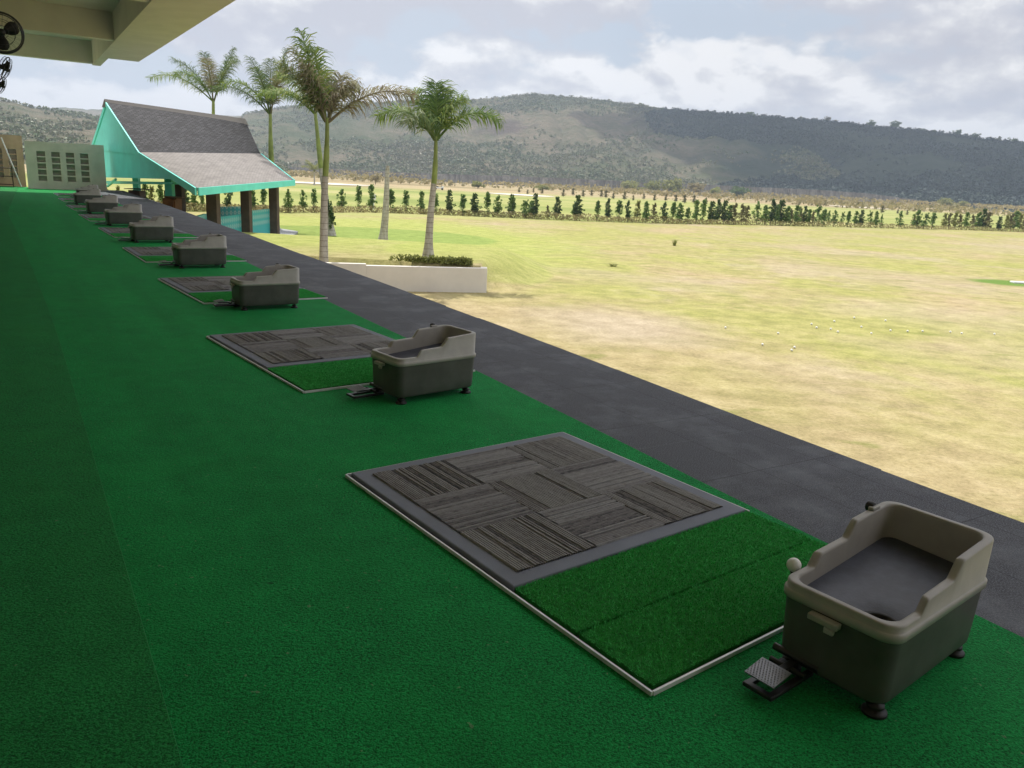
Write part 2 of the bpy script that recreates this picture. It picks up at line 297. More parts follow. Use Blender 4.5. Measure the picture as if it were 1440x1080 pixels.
# ------------------------------------------------------------------ object helpers
def tag(o, label=None, cat=None, group=None, kind=None):
    if label: o['label'] = label
    if cat: o['category'] = cat
    if group: o['group'] = group
    if kind: o['kind'] = kind
    return o
def empty(name, loc=(0, 0, 0), rz=0., label=None, cat=None, group=None):
    o = bpy.data.objects.new(name, None); COL.objects.link(o); o.location = loc; o.rotation_euler = (0, 0, rz)
    o.empty_display_size = .1
    return tag(o, label, cat, group)
def mobj(name, me, parent=None, loc=None):
    o = bpy.data.objects.new(name, me); COL.objects.link(o)
    if parent is not None: o.parent = parent
    if loc is not None: o.location = loc
    return o
def copy_tree(o, parent=None):
    c = o.copy(); COL.objects.link(c)
    if parent is not None: c.parent = parent
    for ch in list(o.children): copy_tree(ch, c)
    return c
class MB:
    def __init__(s): s.v = []; s.f = []; s.uv = {}; s.sm = set()
    def add(s, vs, fs, smooth=False, uvs=None):
        k = len(s.v); s.v += [tuple(v) for v in vs]
        for i, f in enumerate(fs):
            if smooth: s.sm.add(len(s.f))
            if uvs: s.uv[len(s.f)] = uvs[i]
            s.f.append(tuple(a + k for a in f))
    def box(s, x0, x1, y0, y1, z0, z1, mt=None):
        vs = [Vector((x, y, z)) for z in (z0, z1) for y in (y0, y1) for x in (x0, x1)]
        if mt: vs = [mt @ v for v in vs]
        s.add(vs, [(0, 2, 3, 1), (4, 5, 7, 6), (0, 1, 5, 4), (2, 6, 7, 3), (0, 4, 6, 2), (1, 3, 7, 5)])
    def quadbox(s, a, b, w, h0, h1):        # vertical slab from a to b (plan), thickness w, heights h0..h1
        a, b = Vector((a[0], a[1], 0)), Vector((b[0], b[1], 0)); d = (b - a).normalized(); q = Vector((-d.y, d.x, 0)) * w / 2
        P = [a - q, b - q, b + q, a + q]
        s.add([p + Vector((0, 0, h)) for h in (h0, h1) for p in P], [(3, 2, 1, 0), (4, 5, 6, 7), (0, 1, 5, 4), (1, 2, 6, 5), (2, 3, 7, 6), (3, 0, 4, 7)])
    def slabpoly(s, P, th, uvf=None):        # thick polygon, th along its normal (downwards)
        P = [Vector(p) for p in P]; n = (P[1] - P[0]).cross(P[2] - P[0]).normalized()
        if n.z < 0: P.reverse(); n = -n
        Q = [p - n * th for p in P]; k = len(P)
        ux = (P[1] - P[0]).normalized(); uy = n.cross(ux)
        if abs(ux.z) > abs(uy.z): ux, uy = uy, ux
        fs = [tuple(range(k)), tuple(range(2 * k - 1, k - 1, -1))] + [(i, i + k, (i + 1) % k + k, (i + 1) % k) for i in range(k)]
        allp = P + Q; s.add(allp, fs, uvs=[[((allp[i]).dot(ux), (allp[i]).dot(uy)) for i in f] for f in fs])
    def tube(s, pts, rad, seg=8, cap=True):
        pts = [Vector(p) for p in pts]; n = len(pts); rad = rad if hasattr(rad, '__len__') else [rad] * n
        vs = []; prev = None
        for i, p in enumerate(pts):
            d = (pts[min(i + 1, n - 1)] - pts[max(i - 1, 0)]).normalized()
            a = prev - d * prev.dot(d) if prev is not None and (prev - d * prev.dot(d)).length > 1e-4 else d.orthogonal()
            a.normalize(); prev = a; c = d.cross(a)
            for k in range(seg): vs.append(p + (a * math.cos(2 * math.pi * k / seg) + c * math.sin(2 * math.pi * k / seg)) * rad[i])
        fs = [(i * seg + k, i * seg + (k + 1) % seg, (i + 1) * seg + (k + 1) % seg, (i + 1) * seg + k) for i in range(n - 1) for k in range(seg)]
        s.add(vs, fs, True)
        if cap: s.add(vs[:seg], [tuple(range(seg - 1, -1, -1))]); s.add(vs[-seg:], [tuple(range(seg))])
    def lathe(s, prof, seg=20, mt=None):
        vs = []
        for r_, z in prof:
            for k in range(seg):
                v = Vector((r_ * math.cos(2 * math.pi * k / seg), r_ * math.sin(2 * math.pi * k / seg), z)); vs.append(mt @ v if mt else v)
        n = len(prof)
        s.add(vs, [(i * seg + k, i * seg + (k + 1) % seg, (i + 1) * seg + (k + 1) % seg, (i + 1) * seg + k) for i in range(n - 1) for k in range(seg)], True)
    def mesh(s, name, mats):
        me = bpy.data.meshes.new(name); me.from_pydata(s.v, [], s.f)
        for mm in (mats if isinstance(mats, (list, tuple)) else [mats]): me.materials.append(mm)
        if s.sm:
            for i in s.sm: me.polygons[i].use_smooth = True
        if s.uv:
            ul = me.uv_layers.new(name='UVMap')
            for i, poly in enumerate(me.polygons):
                if i in s.uv:
                    for k, li in enumerate(poly.loop_indices): ul.data[li].uv = s.uv[i][k]
        me.update(); return me
    def build(s, name, mats, parent=None, bevel=0, seg=2, loc=None):
        o = mobj(name, s.mesh(name, mats), parent, loc)
        if bevel:
            bm_ = o.modifiers.new('bevel', 'BEVEL'); bm_.width = bevel; bm_.segments = seg; bm_.limit_method = 'ANGLE'; bm_.angle_limit = R(35); bm_.harden_normals = False
        return o
def npmesh(name, V, Fc, mat_, smooth=False):
    me = bpy.data.meshes.new(name); V = np.asarray(V, np.float32); Fc = np.asarray(Fc, np.int32); k = Fc.shape[1]
    me.vertices.add(len(V)); me.vertices.foreach_set('co', V.ravel())
    me.loops.add(Fc.size); me.loops.foreach_set('vertex_index', Fc.ravel())
    me.polygons.add(len(Fc)); me.polygons.foreach_set('loop_start', np.arange(0, Fc.size, k, dtype=np.int32)); me.polygons.foreach_set('loop_total', np.full(len(Fc), k, np.int32))
    if smooth: me.polygons.foreach_set('use_smooth', np.ones(len(Fc), bool))
    me.materials.append(mat_); me.update(calc_edges=True); me.validate(); return me

# ------------------------------------------------------------------ the ground
WB = nt(0, 0)  # unused base
def sst(x): x = np.clip(x, 0, 1); return x * x * (3 - 2 * x)
WA, WBp = on(683, 411, G), on(562, 409, G)                       # planter wall front line
def mound(x, y):                                                  # raised tee bank behind the planter wall
    yf = WA.y + .25 + (WA.x - x) * .06
    back = np.clip((y - 34.5) / 6, 0, 1); wid = 1.3 + np.clip(y - yf, 0, 6) * .26
    side = np.clip((x - (WA.x - .25)) / wid, 0, 1); left = np.clip((-13.5 - x) / 3, 0, 1)
    fr = np.where(x > WA.x - .2, sst((y - yf) / 3.2), 1.)
    return .80 * sst(1 - back) * sst(1 - side) * sst(1 - left) * (y > yf) * fr
def gh(x, y):
    return G + mound(x, y) + .06 * np.sin(x * .11 + 1) * np.sin(y * .13) * sst((y - 28) / 20)
xs = np.concatenate([-np.geomspace(4200, 46, 26), np.arange(-45, -16, 1.5), np.arange(-16, 3, .25), np.arange(3, 46, 1.5), np.geomspace(47, 4200, 26)])
ys = np.concatenate([-np.geomspace(600, 6, 14), np.arange(-5, 23, 1.5), np.arange(23, 42, .25), np.arange(42, 130, 2.), np.geomspace(131, 5200, 30)])
XX, YY = np.meshgrid(xs, ys); ZZ = gh(XX, YY)
V = np.stack([XX, YY, ZZ], -1).reshape(-1, 3); nx, ny = len(xs), len(ys)
I = (np.arange(ny - 1)[:, None] * nx + np.arange(nx - 1)[None]).ravel()
tag(mobj('ground', npmesh('ground', V, np.stack([I, I + 1, I + 1 + nx, I + nx], 1), M['ground'], True)), kind='structure')

# ------------------------------------------------------------------ deck, carpets, rubber matting
CE = [(1440, 902), (1168, 771), (1050, 710), (918, 650), (728, 549), (500, 444), (369, 380), (270, 334), (209, 307)]
RE = [(1440, 736), (1309, 692), (1068, 598), (885, 528), (781, 487), (650, 440), (565, 408), (480, 377), (404, 351), (352, 331), (293, 310), (241, 291)]
SE = [(253, 1080), (222, 969), (178, 808), (128, 641), (83, 480), (65, 430), (25, 330), (10, 300)]
def line(pxs, nfar, tfar):
    L_ = sorted([(on(*p).dot(DT), on(*p).dot(DN)) for p in pxs]); s0 = (L_[1][1] - L_[0][1]) / (L_[1][0] - L_[0][0])
    L_ = [(-9, L_[0][1])] + L_ + [(tfar, nfar)]
    ts = np.array([a for a, _ in L_]); ns = np.array([b for _, b in L_])
    tt = np.arange(-9, tfar + .01, .5); nn = np.interp(tt, ts, ns)
    k = np.ones(7) / 7; pad = np.pad(nn, 3, mode='edge'); nn = np.convolve(pad, k, 'valid')
    return tt, nn
TF = 47.0
tt, nc = line(CE, 3.2, TF); _, nr = line(RE, 4.8, TF); _, ns_ = line(SE, .15, TF)
def strip(name, na, nb, z, mat_, lip=.0, edge_noise=0.):
    mb = MB(); k = len(tt); vs = []
    for i in range(k): vs += [nt(na[i], tt[i], z), nt(nb[i], tt[i], z)]
    fs = [(2 * i, 2 * i + 1, 2 * i + 3, 2 * i + 2) for i in range(k - 1)]
    if lip:
        for i in range(k): vs += [nt(nb[i] + .004, tt[i], z - lip)]
        fs += [(2 * i + 1, 2 * k + i, 2 * k + i + 1, 2 * i + 3) for i in range(k - 1)]
    mb.add(vs, fs); return mb.build(name, mat_)
one = np.ones_like(tt)
tag(strip('carpet', ns_ + .008, nc, .012, M['carpet'], .012), kind='structure')
tag(strip('aisle_carpet', -3.6 * one, ns_ + .004, .024, M['carpet_old'], .011), kind='structure')
# rubber matting: outer rim broken into slightly shifted pieces
mb = MB(); tq = np.arange(-9, TF, .9); rnd = random.Random(3)
nrq = np.interp(tq, tt, nr); ncq = np.interp(tq, tt, nc)
for i in range(len(tq) - 1):
    j = rnd.uniform(-.010, .012); z = .006 + rnd.uniform(0, .0012)
    a, b_ = ncq[i] - .06, ncq[i + 1] - .06
    vs = [nt(a, tq[i], z), nt(nrq[i] + j, tq[i], z), nt(nrq[i + 1] + j, tq[i + 1], z), nt(b_, tq[i + 1], z)]
    vs += [nt(nrq[i] + j, tq[i], -.03), nt(nrq[i + 1] + j, tq[i + 1], -.03)]
    mb.add(vs, [(0, 1, 2, 3), (1, 4, 5, 2)])
tag(mb.build('rubber_path', M['rubber']), kind='structure')
mb = MB(); k = len(tt); vs = []
for i in range(k): vs += [nt(-12, tt[i], 0), nt(nr[i] - .035, tt[i], 0), nt(nr[i] - .035, tt[i], G - .4)]
mb.add(vs, [(3 * i, 3 * i + 1, 3 * i + 4, 3 * i + 3) for i in range(k - 1)] + [(3 * i + 1, 3 * i + 2, 3 * i + 5, 3 * i + 4) for i in range(k - 1)])
q = [nt(-12, TF, 0), nt(nr[-1] - .035, TF, 0), nt(nr[-1] - .035, TF, G - .4), nt(-12, TF, G - .4)]; mb.add(q, [(0, 1, 2, 3)])
tag(mb.build('floor', M['slab']), kind='structure')

# ------------------------------------------------------------------ building: roof, beams, columns, back wall
H = 5.8
bl = empty('building', nt(-3.6, 20), 0, 'open sided cream concrete building whose deep coffered roof shelters the tee deck', 'building')
def W(o): o.matrix_parent_inverse = Matrix.Translation(-Vector(bl.location)); return o
def ntbox(mb, n0, n1, t0, t1, z0, z1):
    P = [nt(n0, t0), nt(n1, t0), nt(n1, t1), nt(n0, t1)]
    mb.add([p + Vector((0, 0, z)) for z in (z0, z1) for p in P], [(3, 2, 1, 0), (4, 5, 6, 7), (0, 1, 5, 4), (1, 2, 6, 5), (2, 3, 7, 6), (3, 0, 4, 7)])
ec = on(195, 87, H); eN, eT = ec.dot(DN), ec.dot(DT); e2 = on(347, 0, H); slope = (e2.dot(DN) - eN) / (e2.dot(DT) - eT)
bN = on(137, 86, H).dot(DN)
print('roof corner n,t', eN, eT, 'edge at cam-side', e2.dot(DN), e2.dot(DT), 'beam n', bN)
mb = MB()
n_near = eN + .25
P = [nt(bN + .25, -9), nt(n_near, -9), nt(n_near, e2.dot(DT) - 2), nt(eN, eT), nt(bN + .25, eT)]
mb.add([p + Vector((0, 0, z)) for z in (H, H + .22) for p in P], [(4, 3, 2, 1, 0), (5, 6, 7, 8, 9)] + [(i, (i + 1) % 5, (i + 1) % 5 + 5, i + 5) for i in range(5)])
W(mb.build('roof_overhang', M['plaster'], bl))
te = on(0, 76, H).dot(DT)
mb = MB(); ntbox(mb, -12, bN + .25, -9, te + .1, H + .95, H + 1.2); W(mb.build('roof_slab', M['plaster'], bl))
mb = MB(); ntbox(mb, bN - .1, bN + .246, -9, te + .1, H - .05, H + .948); W(mb.build('edge_beam', M['plaster'], bl))
te = on(0, 76, H).dot(DT)
for tj in [te - .1 - 9.2 * i for i in range(6)]:
    mb = MB(); ntbox(mb, -12, bN - .102, tj - .22, tj + .2, H - .002, H + .948); W(mb.build('cross_beam', M['plaster'], bl))
for tj in [te - .1 - 9.2 * i for i in range(1, 6)]:
    mb = MB(); ntbox(mb, -1.35, -.95, tj - .2, tj + .2, 0, H - .004); W(mb.build('column', M['plaster'], bl))
mb = MB(); ntbox(mb, -4.0, -3.7, -9, te - 4, 0, H + .946); ntbox(mb, -3.7, 9, -9.3, -9.0, G - .4, H + .946); W(mb.build('back_wall', M['plaster'], bl))

# end walls with louvred openings
def lattice(name, n0, n1, t, h, mat_, cols, rows, c0, cw, cpit, top, rh, label, thick=.2, foot=0.):
    o = empty(name, nt((n0 + n1) / 2, t), 0, label, 'wall')
    inv = Matrix.Translation(-Vector(o.location))
    mb = MB(); bot = top - rows * rh
    ntbox(mb, n0, n1, t, t + thick, top, h); ntbox(mb, n0, n1, t, t + thick, foot, bot)
    xs_ = [n0] ; 
    for i in range(cols): xs_ += [n0 + c0 + i * cpit, n0 + c0 + i * cpit + cw]
    xs_ += [n1]
    for i in range(0, len(xs_), 2): ntbox(mb, xs_[i], xs_[i + 1], t, t + thick, bot, top)
    w = mb.build('wall_frame', mat_, o); w.matrix_parent_inverse = inv
    mb = MB()
    for i in range(cols):
        a, b_ = xs_[1 + 2 * i], xs_[2 + 2 * i]
        for r_ in range(rows):
            z = bot + r_ * rh
            P = [nt(a + .003, t + .02, z), nt(b_ - .003, t + .02, z), nt(b_ - .003, t + thick - .04, z + .01), nt(a + .003, t + thick - .04, z + .01)]
            mb.add(P + [p_ + Vector((0, 0, .055)) for p_ in P], [(3, 2, 1, 0), (4, 5, 6, 7), (0, 1, 5, 4), (1, 2, 6, 5), (2, 3, 7, 6), (3, 0, 4, 7)])
        bk_ = MB(); ntbox(bk_, a + .004, b_ - .004, t + thick - .03, t + thick - .004, bot + .004, top - .004); w = bk_.build('back_block', M['louvre_back'], o); w.matrix_parent_inverse = inv
    w = mb.build('louvre', mat_, o); w.matrix_parent_inverse = inv
    return o
lattice('screen_wall', .55, 3.9, 45.2, 2.2, M['lattice'], 4, 5, .46, .36, .61, 1.76, .285, 'grey rendered screen wall with four columns of louvred openings at the end of the deck')
lattice('screen_wall', -2.9, .5, 47.4, 2.45, M['lattice_brown'], 5, 5, .35, .36, .60, 1.8, .285, 'brown louvred wall set back behind the grey screen wall, at the far left')
# leaning pole by the brown wall
mb = MB(); mb.tube([nt(-.35, 46.6, 2.3), nt(.28, 46.4, .02)], .03, 6)
tag(mb.build('pole', M['alu']), 'thin pale pole leaning against the brown louvred wall', 'pole')
mb = MB(); ntbox(mb, -1.2, -.05, 45.9, 46.5, .02, .9)
rk = empty('rack', nt(-.6, 46.2, 0), 0, 'low dark brown rack standing before the brown louvred wall', 'rack')
inv = Matrix.Translation(-Vector(rk.location))
mb = MB()
for z in (.12, .5, .88): ntbox(mb, -1.2, -.05, 45.9, 46.4, z, z + .035)
o = mb.build('shelf', M['dark_wood'], rk); o.matrix_parent_inverse = inv
for (n_, t_) in ((-1.22, 45.88), (-.07, 45.88), (-1.22, 46.38), (-.07, 46.38)):
    mb = MB(); ntbox(mb, n_, n_ + .04, t_, t_ + .04, 0, 1.0); o = mb.build('leg', M['dark_wood'], rk); o.matrix_parent_inverse = inv

# fans on brackets
def fan(loc, yaw, tilt, rad, label):
    o = empty('wall_fan', loc, 0, label, 'fan', 'caged fans along the column line')
    rt = Matrix.Rotation(yaw, 4, 'Z') @ Matrix.Rotation(tilt, 4, 'X')      # axis local Z -> faces out
    ax = rt @ Matrix.Rotation(R(90), 4, 'X')
    mb = MB()
    def ring(r_, z, w=.006):
        pts = [ax @ Vector((r_ * math.cos(a), r_ * math.sin(a), z)) for a in np.linspace(0, 2 * math.pi, 33)]; mb.tube(pts, w, 5, False)
    ring(rad, 0, .011); ring(rad * .93, .05); ring(rad * .93, -.06); ring(rad * .62, .085, .003); ring(rad * .62, -.085, .003); ring(rad * .3, .095, .003)
    for k in range(22):
        a = 2 * math.pi * k / 22
        for s_ in (1, -1): mb.tube([ax @ Vector((rad * .16 * math.cos(a), rad * .16 * math.sin(a), .1 * s_)), ax @ Vector((rad * .7 * math.cos(a), rad * .7 * math.sin(a), .08 * s_)), ax @ Vector((rad * math.cos(a), rad * math.sin(a), 0))], .0012, 3, False)
    mb.build('cage', M['black_metal'], o)
    for k in range(3):
        mb = MB(); a0 = 2 * math.pi * k / 3 + .5; vs = []
        for i, rr in enumerate(np.linspace(.12, .86, 7)):
            wd = (.30 + .32 * math.sin(math.pi * min(1, rr / .9) ** .8)) * (1 if rr < .8 else .75)
            for s_ in (-1, 0, 1):
                a = a0 + s_ * wd; vs.append(ax @ Vector((rad * rr * math.cos(a), rad * rr * math.sin(a), s_ * .028)))
        mb.add(vs, [(i * 3 + j, i * 3 + j + 1, i * 3 + j + 4, i * 3 + j + 3) for i in range(6) for j in range(2)], True)
        b_ = mb.build('blade', M['black'], o); so = b_.modifiers.new('thick', 'SOLIDIFY'); so.thickness = .006
    mb = MB(); mb.lathe([(0, .1), (rad * .15, .1), (rad * .18, .06), (rad * .18, -.08), (rad * .2, -.1), (rad * .2, -.26), (0, -.28)], 16, ax); mb.build('motor', M['black'], o)
    mb = MB(); p0 = ax @ Vector((0, 0, -.2)); mb.tube([p0, p0 + Vector((-.15, -.1, .15)), p0 + Vector((-.9, -.5, .2))], .022, 6); mb.build('bracket', M['black_metal'], o)
fan(atd(2, 46, 10.4), R(35), R(0), .235, 'nearest caged black fan under the roof, top left')
fan(atd(6, 96, 18.), R(140), R(22), .25, 'middle caged fan, seen almost edge on against the sky')
fan(atd(1, 120, 24.), R(140), R(22), .25, 'farthest and smallest caged fan, lowest at the left edge')

# ------------------------------------------------------------------ tee mats
MW, L1, L2 = 1.5, 1.446, .744
def make_mat():
    o = empty('tee_mat')
    # local: x across towards the field, y away; origin near-left corner on the carpet
    T = L1 + L2; g = .016; hz = .0145
    mb = MB()
    def trim(x0, y0, x1, y1, inner):
        mb.quadbox((x0, y0), (x1, y1), .008, hz, hz + .016)
        ix, iy = inner; pass
    trim(-.02, -.02, -.02, T + .02, (.03, 0)); trim(MW + .02, T + .02, MW + .02, L2, (-.03, 0))
    trim(-.014, T + .02, MW + .014, T + .02, (0, -.03)); trim(MW + .014, -.02, -.014, -.02, (0, .03))
    mb.build('frame', M['alu'], o)
    mb = MB(); mb.box(-.015, MW + .014, -.015, T + .014, .013, hz + .001); mb.build('base_sheet', M['black'], o)
    mb = MB(); mb.box(0, MW, L2 + .004, T, hz, hz + .028); mb.build('stance_base', M['foam'], o, .006, 2)
    # nine carpet squares, ribs alternating in direction; every rib has its own height and yarn
    bd = .085; S = (MW - 2 * bd) / 3; SY = (L1 - 2 * bd) / 3; V_, F_, UV_, T_ = [], [], [], []
    rnd = random.Random(11); z0 = hz + .028
    for i in range(3):
        for j in range(3):
            x0, y0 = bd + i * S, L2 + bd + j * SY; along_x = (i + j) % 2 == 1
            nrib = 34; nal = 14; tone = []; cur = .5
            for r_ in range(nrib):
                if rnd.random() < .5: cur = rnd.choice([.28, .4, .55, .66, .72, .6, .74])
                tone.append(cur + rnd.uniform(-.05, .05))
            tile = rnd.uniform(-.05, .05)
            for r_ in range(nrib):
                dep = .004 + .005 * (tone[r_] > .45) + rnd.uniform(0, .0015)
                a0, a1 = r_ / nrib, (r_ + 1) / nrib
                prof = [(a0 + .0002, 0), (a0 + .006, dep), (a1 - .006, dep), (a1 - .0002, 0)]
                for k in range(nal):
                    b0, b1 = k / nal, (k + 1) / nal; tn = tone[r_] + tile + (rnd.uniform(-.16, .12) if rnd.random() < .3 else 0)
                    base = len(V_)
                    for bb in (b0, b1):
                        for (aa, zz) in prof:
                            u_, v_ = (bb, aa) if along_x else (aa, bb)
                            V_.append((x0 + u_ * S, y0 + v_ * SY, z0 + zz))
                            T_.append(tn); UV_.append((aa * S + i * 3.1 + j, bb * SY + j * 2.7))
                    for q_ in range(3):
                        f_ = (base + q_, base + q_ + 1, base + q_ + 5, base + q_ + 4)
                        F_.append(f_ if not along_x else f_[::-1])
    me = bpy.data.meshes.new('stance_carpet'); me.from_pydata(V_, [], F_); me.materials.append(M['stance'])
    at = me.attributes.new('tone', 'FLOAT', 'POINT'); at.data.foreach_set('value', T_)
    ul = me.uv_layers.new(name='UVMap'); li = np.empty(len(me.loops), np.int32); me.loops.foreach_get('vertex_index', li)
    ul.data.foreach_set('uv', np.array(UV_, np.float32)[li].ravel()); me.update()
    mobj('stance_carpet', me, o)
    # two turf strips with dense upright pile
    for (y0, y1) in ((0, L2 * .486), (L2 * .500, L2)):
        mb = MB(); mb.box(.003, MW - .003, y0, y1 - .002, hz, hz + .02); st = mb.build('turf_strip', M['turf_base'], o, .003, 1)
        nb = 26000; x = RNG.uniform(.002, MW - .002, nb); y = RNG.uniform(y0 - .002, y1 + .001, nb); z = np.full(nb, hz + .018)
        hh = RNG.uniform(.006, .011, nb); an = RNG.uniform(0, np.pi, nb); w = RNG.uniform(.0014, .0028, nb); lx, ly = RNG.normal(0, .006, nb), RNG.normal(0, .006, nb)
        dx, dy = np.cos(an) * w, np.sin(an) * w
        Vn = np.stack([np.stack([x - dx, y - dy, z], 1), np.stack([x + dx, y + dy, z], 1), np.stack([x + lx, y + ly, z + hh], 1)], 1).reshape(-1, 3)
        mobj('pile', npmesh('pile', Vn, np.arange(3 * nb).reshape(-1, 3), M['turf']), st)
    return o

# ------------------------------------------------------------------ ball dispensers
ML, MWd = .715, .405       # length towards the field, width along the deck
def rrect(x0, x1, y0, y1, r, z, seg=6):
    P = []
    for (cx, cy, a0) in ((x1 - r, y0 + r, -90), (x1 - r, y1 - r, 0), (x0 + r, y1 - r, 90), (x0 + r, y0 + r, 180)):
        for k in range(seg + 1):
            a = R(a0 + 90 * k / seg); P.append(Vector((cx + r * math.cos(a), cy + r * math.sin(a), z)))
    return P
def make_machine():
    o = empty('ball_dispenser'); seg = 6
    # charcoal body, slightly tapered, rounded bottom edge
    mb = MB(); rings = []
    for (ins, z) in ((.030, .046), (.020, .049), (.014, .062), (.011, .12), (.005, .30)):
        rings.append(rrect(ins, ML - ins, ins, MWd - ins, .055, z, seg))
    n = len(rings[0]); vs = [v for r_ in rings for v in r_]
    mb.add(vs, [(i * n + k, i * n + (k + 1) % n, (i + 1) * n + (k + 1) % n, (i + 1) * n + k) for i in range(len(rings) - 1) for k in range(n)], True)
    mb.add(rings[0], [tuple(range(n - 1, -1, -1))])
    mb.build('body', M['charcoal'], o)
    # taupe hopper: closed wall whose rim steps up towards the back
    def dens(P, d=.007):
        Q = []
        for i in range(len(P)):
            a, b_ = P[i], P[(i + 1) % len(P)]; k = max(1, int((b_ - a).length / d))
            for j in range(k): Q.append(a.lerp(b_, j / k))
        return Q
    def rimz(x):
        # (x fraction, rim height)
        K = [(-1, .338), (.215, .338), (.222, .342), (.262, .380), (.272, .384), (.525, .392), (.535, .396), (.598, .448), (.61, .453), (.96, .468), (2, .468)]
        f = x / ML
        for (a, za), (b_, zb) in zip(K, K[1:]):
            if a <= f <= b_:
                s = (f - a) / (b_ - a); return za + (zb - za) * s
        return .468
    base = dens(rrect(0, ML, 0, MWd, .06, 0, seg)); n = len(base); cx, cy = ML / 2, MWd / 2
    def off(P, d):                       # inset the outline by d
        return [Vector((cx + (p_.x - cx) * (1 - 2 * d / ML), cy + (p_.y - cy) * (1 - 2 * d / MWd), 0)) for p_ in P]
    tw = .030; secs = []
    def row(d, zf): secs.append([Vector((q.x, q.y, zf(q0.x))) for q, q0 in zip(off(base, d), base)])
    row(.004, lambda x: .280); row(-.004, lambda x: .283); row(-.004, lambda x: .306); row(.0, lambda x: .311)
    row(.003, lambda x: .313); row(.002, lambda x: max(.318, rimz(x) - .007)); row(.004, lambda x: rimz(x) - .002); row(.008, rimz); row(tw - .006, rimz); row(tw - .001, lambda x: rimz(x) - .002); row(tw, lambda x: rimz(x) - .012)
    row(tw + .004, lambda x: .285 + (0 if x < ML * .5 else 0)); row(tw + .010, lambda x: .235)
    mb = MB(); vs = [v for r_ in secs for v in r_]
    mb.add(vs, [(i * n + k, i * n + (k + 1) % n, (i + 1) * n + (k + 1) % n, (i + 1) * n + k) for i in range(len(secs) - 1) for k in range(n)], True)
    h = mb.build('hopper', M['taupe'], o)
    # sloping dark tray inside
    mb = MB(); x0, x1, y0, y1 = .034, ML - .034, .034, MWd - .034
    nxg, nyg = 24, 14; vs = []
    for i in range(nxg + 1):
        for j in range(nyg + 1):
            x = x0 + (x1 - x0) * i / nxg; y = y0 + (y1 - y0) * j / nyg
            d = math.hypot((x - .12), (y - .115)); z = .262 + .055 * (i / nxg) ** 1.1 + .018 * (j / nyg) - .03 * math.exp(-(d / .08) ** 2)
            vs.append((x, y, z))
    mb.add(vs, [(i * (nyg + 1) + j, (i + 1) * (nyg + 1) + j, (i + 1) * (nyg + 1) + j + 1, i * (nyg + 1) + j + 1) for i in range(nxg) for j in range(nyg)], True)
    tr = mb.build('tray', M['tray'], o)
    mb = MB(); mt = Matrix.Translation((.125, .112, .262)) @ Matrix.Rotation(R(-4), 4, 'Y')
    mb.lathe([(.062, -.02), (.070, .004), (.065, .010), (.052, .006), (.046, -.02)], 24, mt); mb.build('outlet_ring', M['black'], tr)
    mb = MB(); mb.lathe([(.0, -.008), (.050, -.008)], 20, mt); mb.build('outlet', M['black'], tr)
    # latch on the narrow golfer-side face
    mb = MB(); mb.box(-.034, -.002, .17, .275, .258, .280); mb.box(-.034, -.018, .18, .215, .236, .2585); mb.build('latch', M['taupe'], o, .005, 2)
    # feet
    for (x, y) in ((.06, .05), (ML - .07, .05), (.06, MWd - .05), (ML - .07, MWd - .05)):
        mb = MB(); mb.lathe([(0, .06), (.012, .06), (.012, .036), (.028, .034), (.028, .024), (.014, .021), (.034, .014), (.040, .009), (.040, 0), (0, 0)], 20, Matrix.Translation((x, y, .0)))
        mb.build('foot', M['black'], o)
    # pedal assembly under the narrow face
    pe = MB()
    pe.box(-.20, .05, .26, .285, .018, .034); pe.box(-.20, .05, .345, .37, .018, .034); pe.box(-.205, -.18, .26, .37, .02, .036)
    pe.box(-.155, .04, .30, .33, .05, .062); pe.tube([(-.03, .25, .05), (-.03, .38, .05)], .011, 8); pe.tube([(.02, .23, .07), (.02, .4, .07)], .014, 8)
    pd = pe.build('pedal', M['black_metal'], o, .003, 1)
    pl = MB(); mt = Matrix.Translation((-.20, .315, .072)) @ Matrix.Rotation(R(-9), 4, 'Y')
    pl.box(0, .10, -.055, .055, -.005, 0, mt)
    for i in range(9):
        for j in range(10):
            x, y = .006 + i * .0105, -.05 + j * .0108 + (.005 if i % 2 else 0)
            pl.add([mt @ Vector(p_) for p_ in ((x, y - .003, .0005), (x + .0045, y, .0005), (x, y + .003, .0005), (x - .0045, y, .0005), (x, y, .0028))], [(0, 1, 4), (1, 2, 4), (2, 3, 4), (3, 0, 4)])
    pl.build('tread_plate', M['tread'], pd)
    # hinge knob on the far side of the back wall
    kb = MB(); mt = Matrix.Translation((ML * .80, MWd - .002, .466)) @ Matrix.Rotation(R(90), 4, 'X')
    kb.lathe([(0, .014), (.017, .014), (.020, .009), (.020, -.009), (.017, -.014), (0, -.014)], 18, mt); kb.build('hinge_knob', M['black'], o)
    kb = MB(); kb.box(ML * .76, ML * .84, MWd - .028, MWd - .004, .44, .474); kb.build('hinge_lug', M['taupe'], o, .006, 2)
    # tee cup arm on the far side
    kb = MB(); kb.tube([(.132, MWd - .003, .285), (.132, MWd + .024, .287), (.132, MWd + .030, .303)], .009, 8); kb.lathe([(.008, 0), (.013, .008), (.018, .014)], 14, Matrix.Translation((.132, MWd + .030, .303))); kb.build('ball_cup', M['black'], o)
    return o
mat0, mac0 = make_mat(), make_machine()
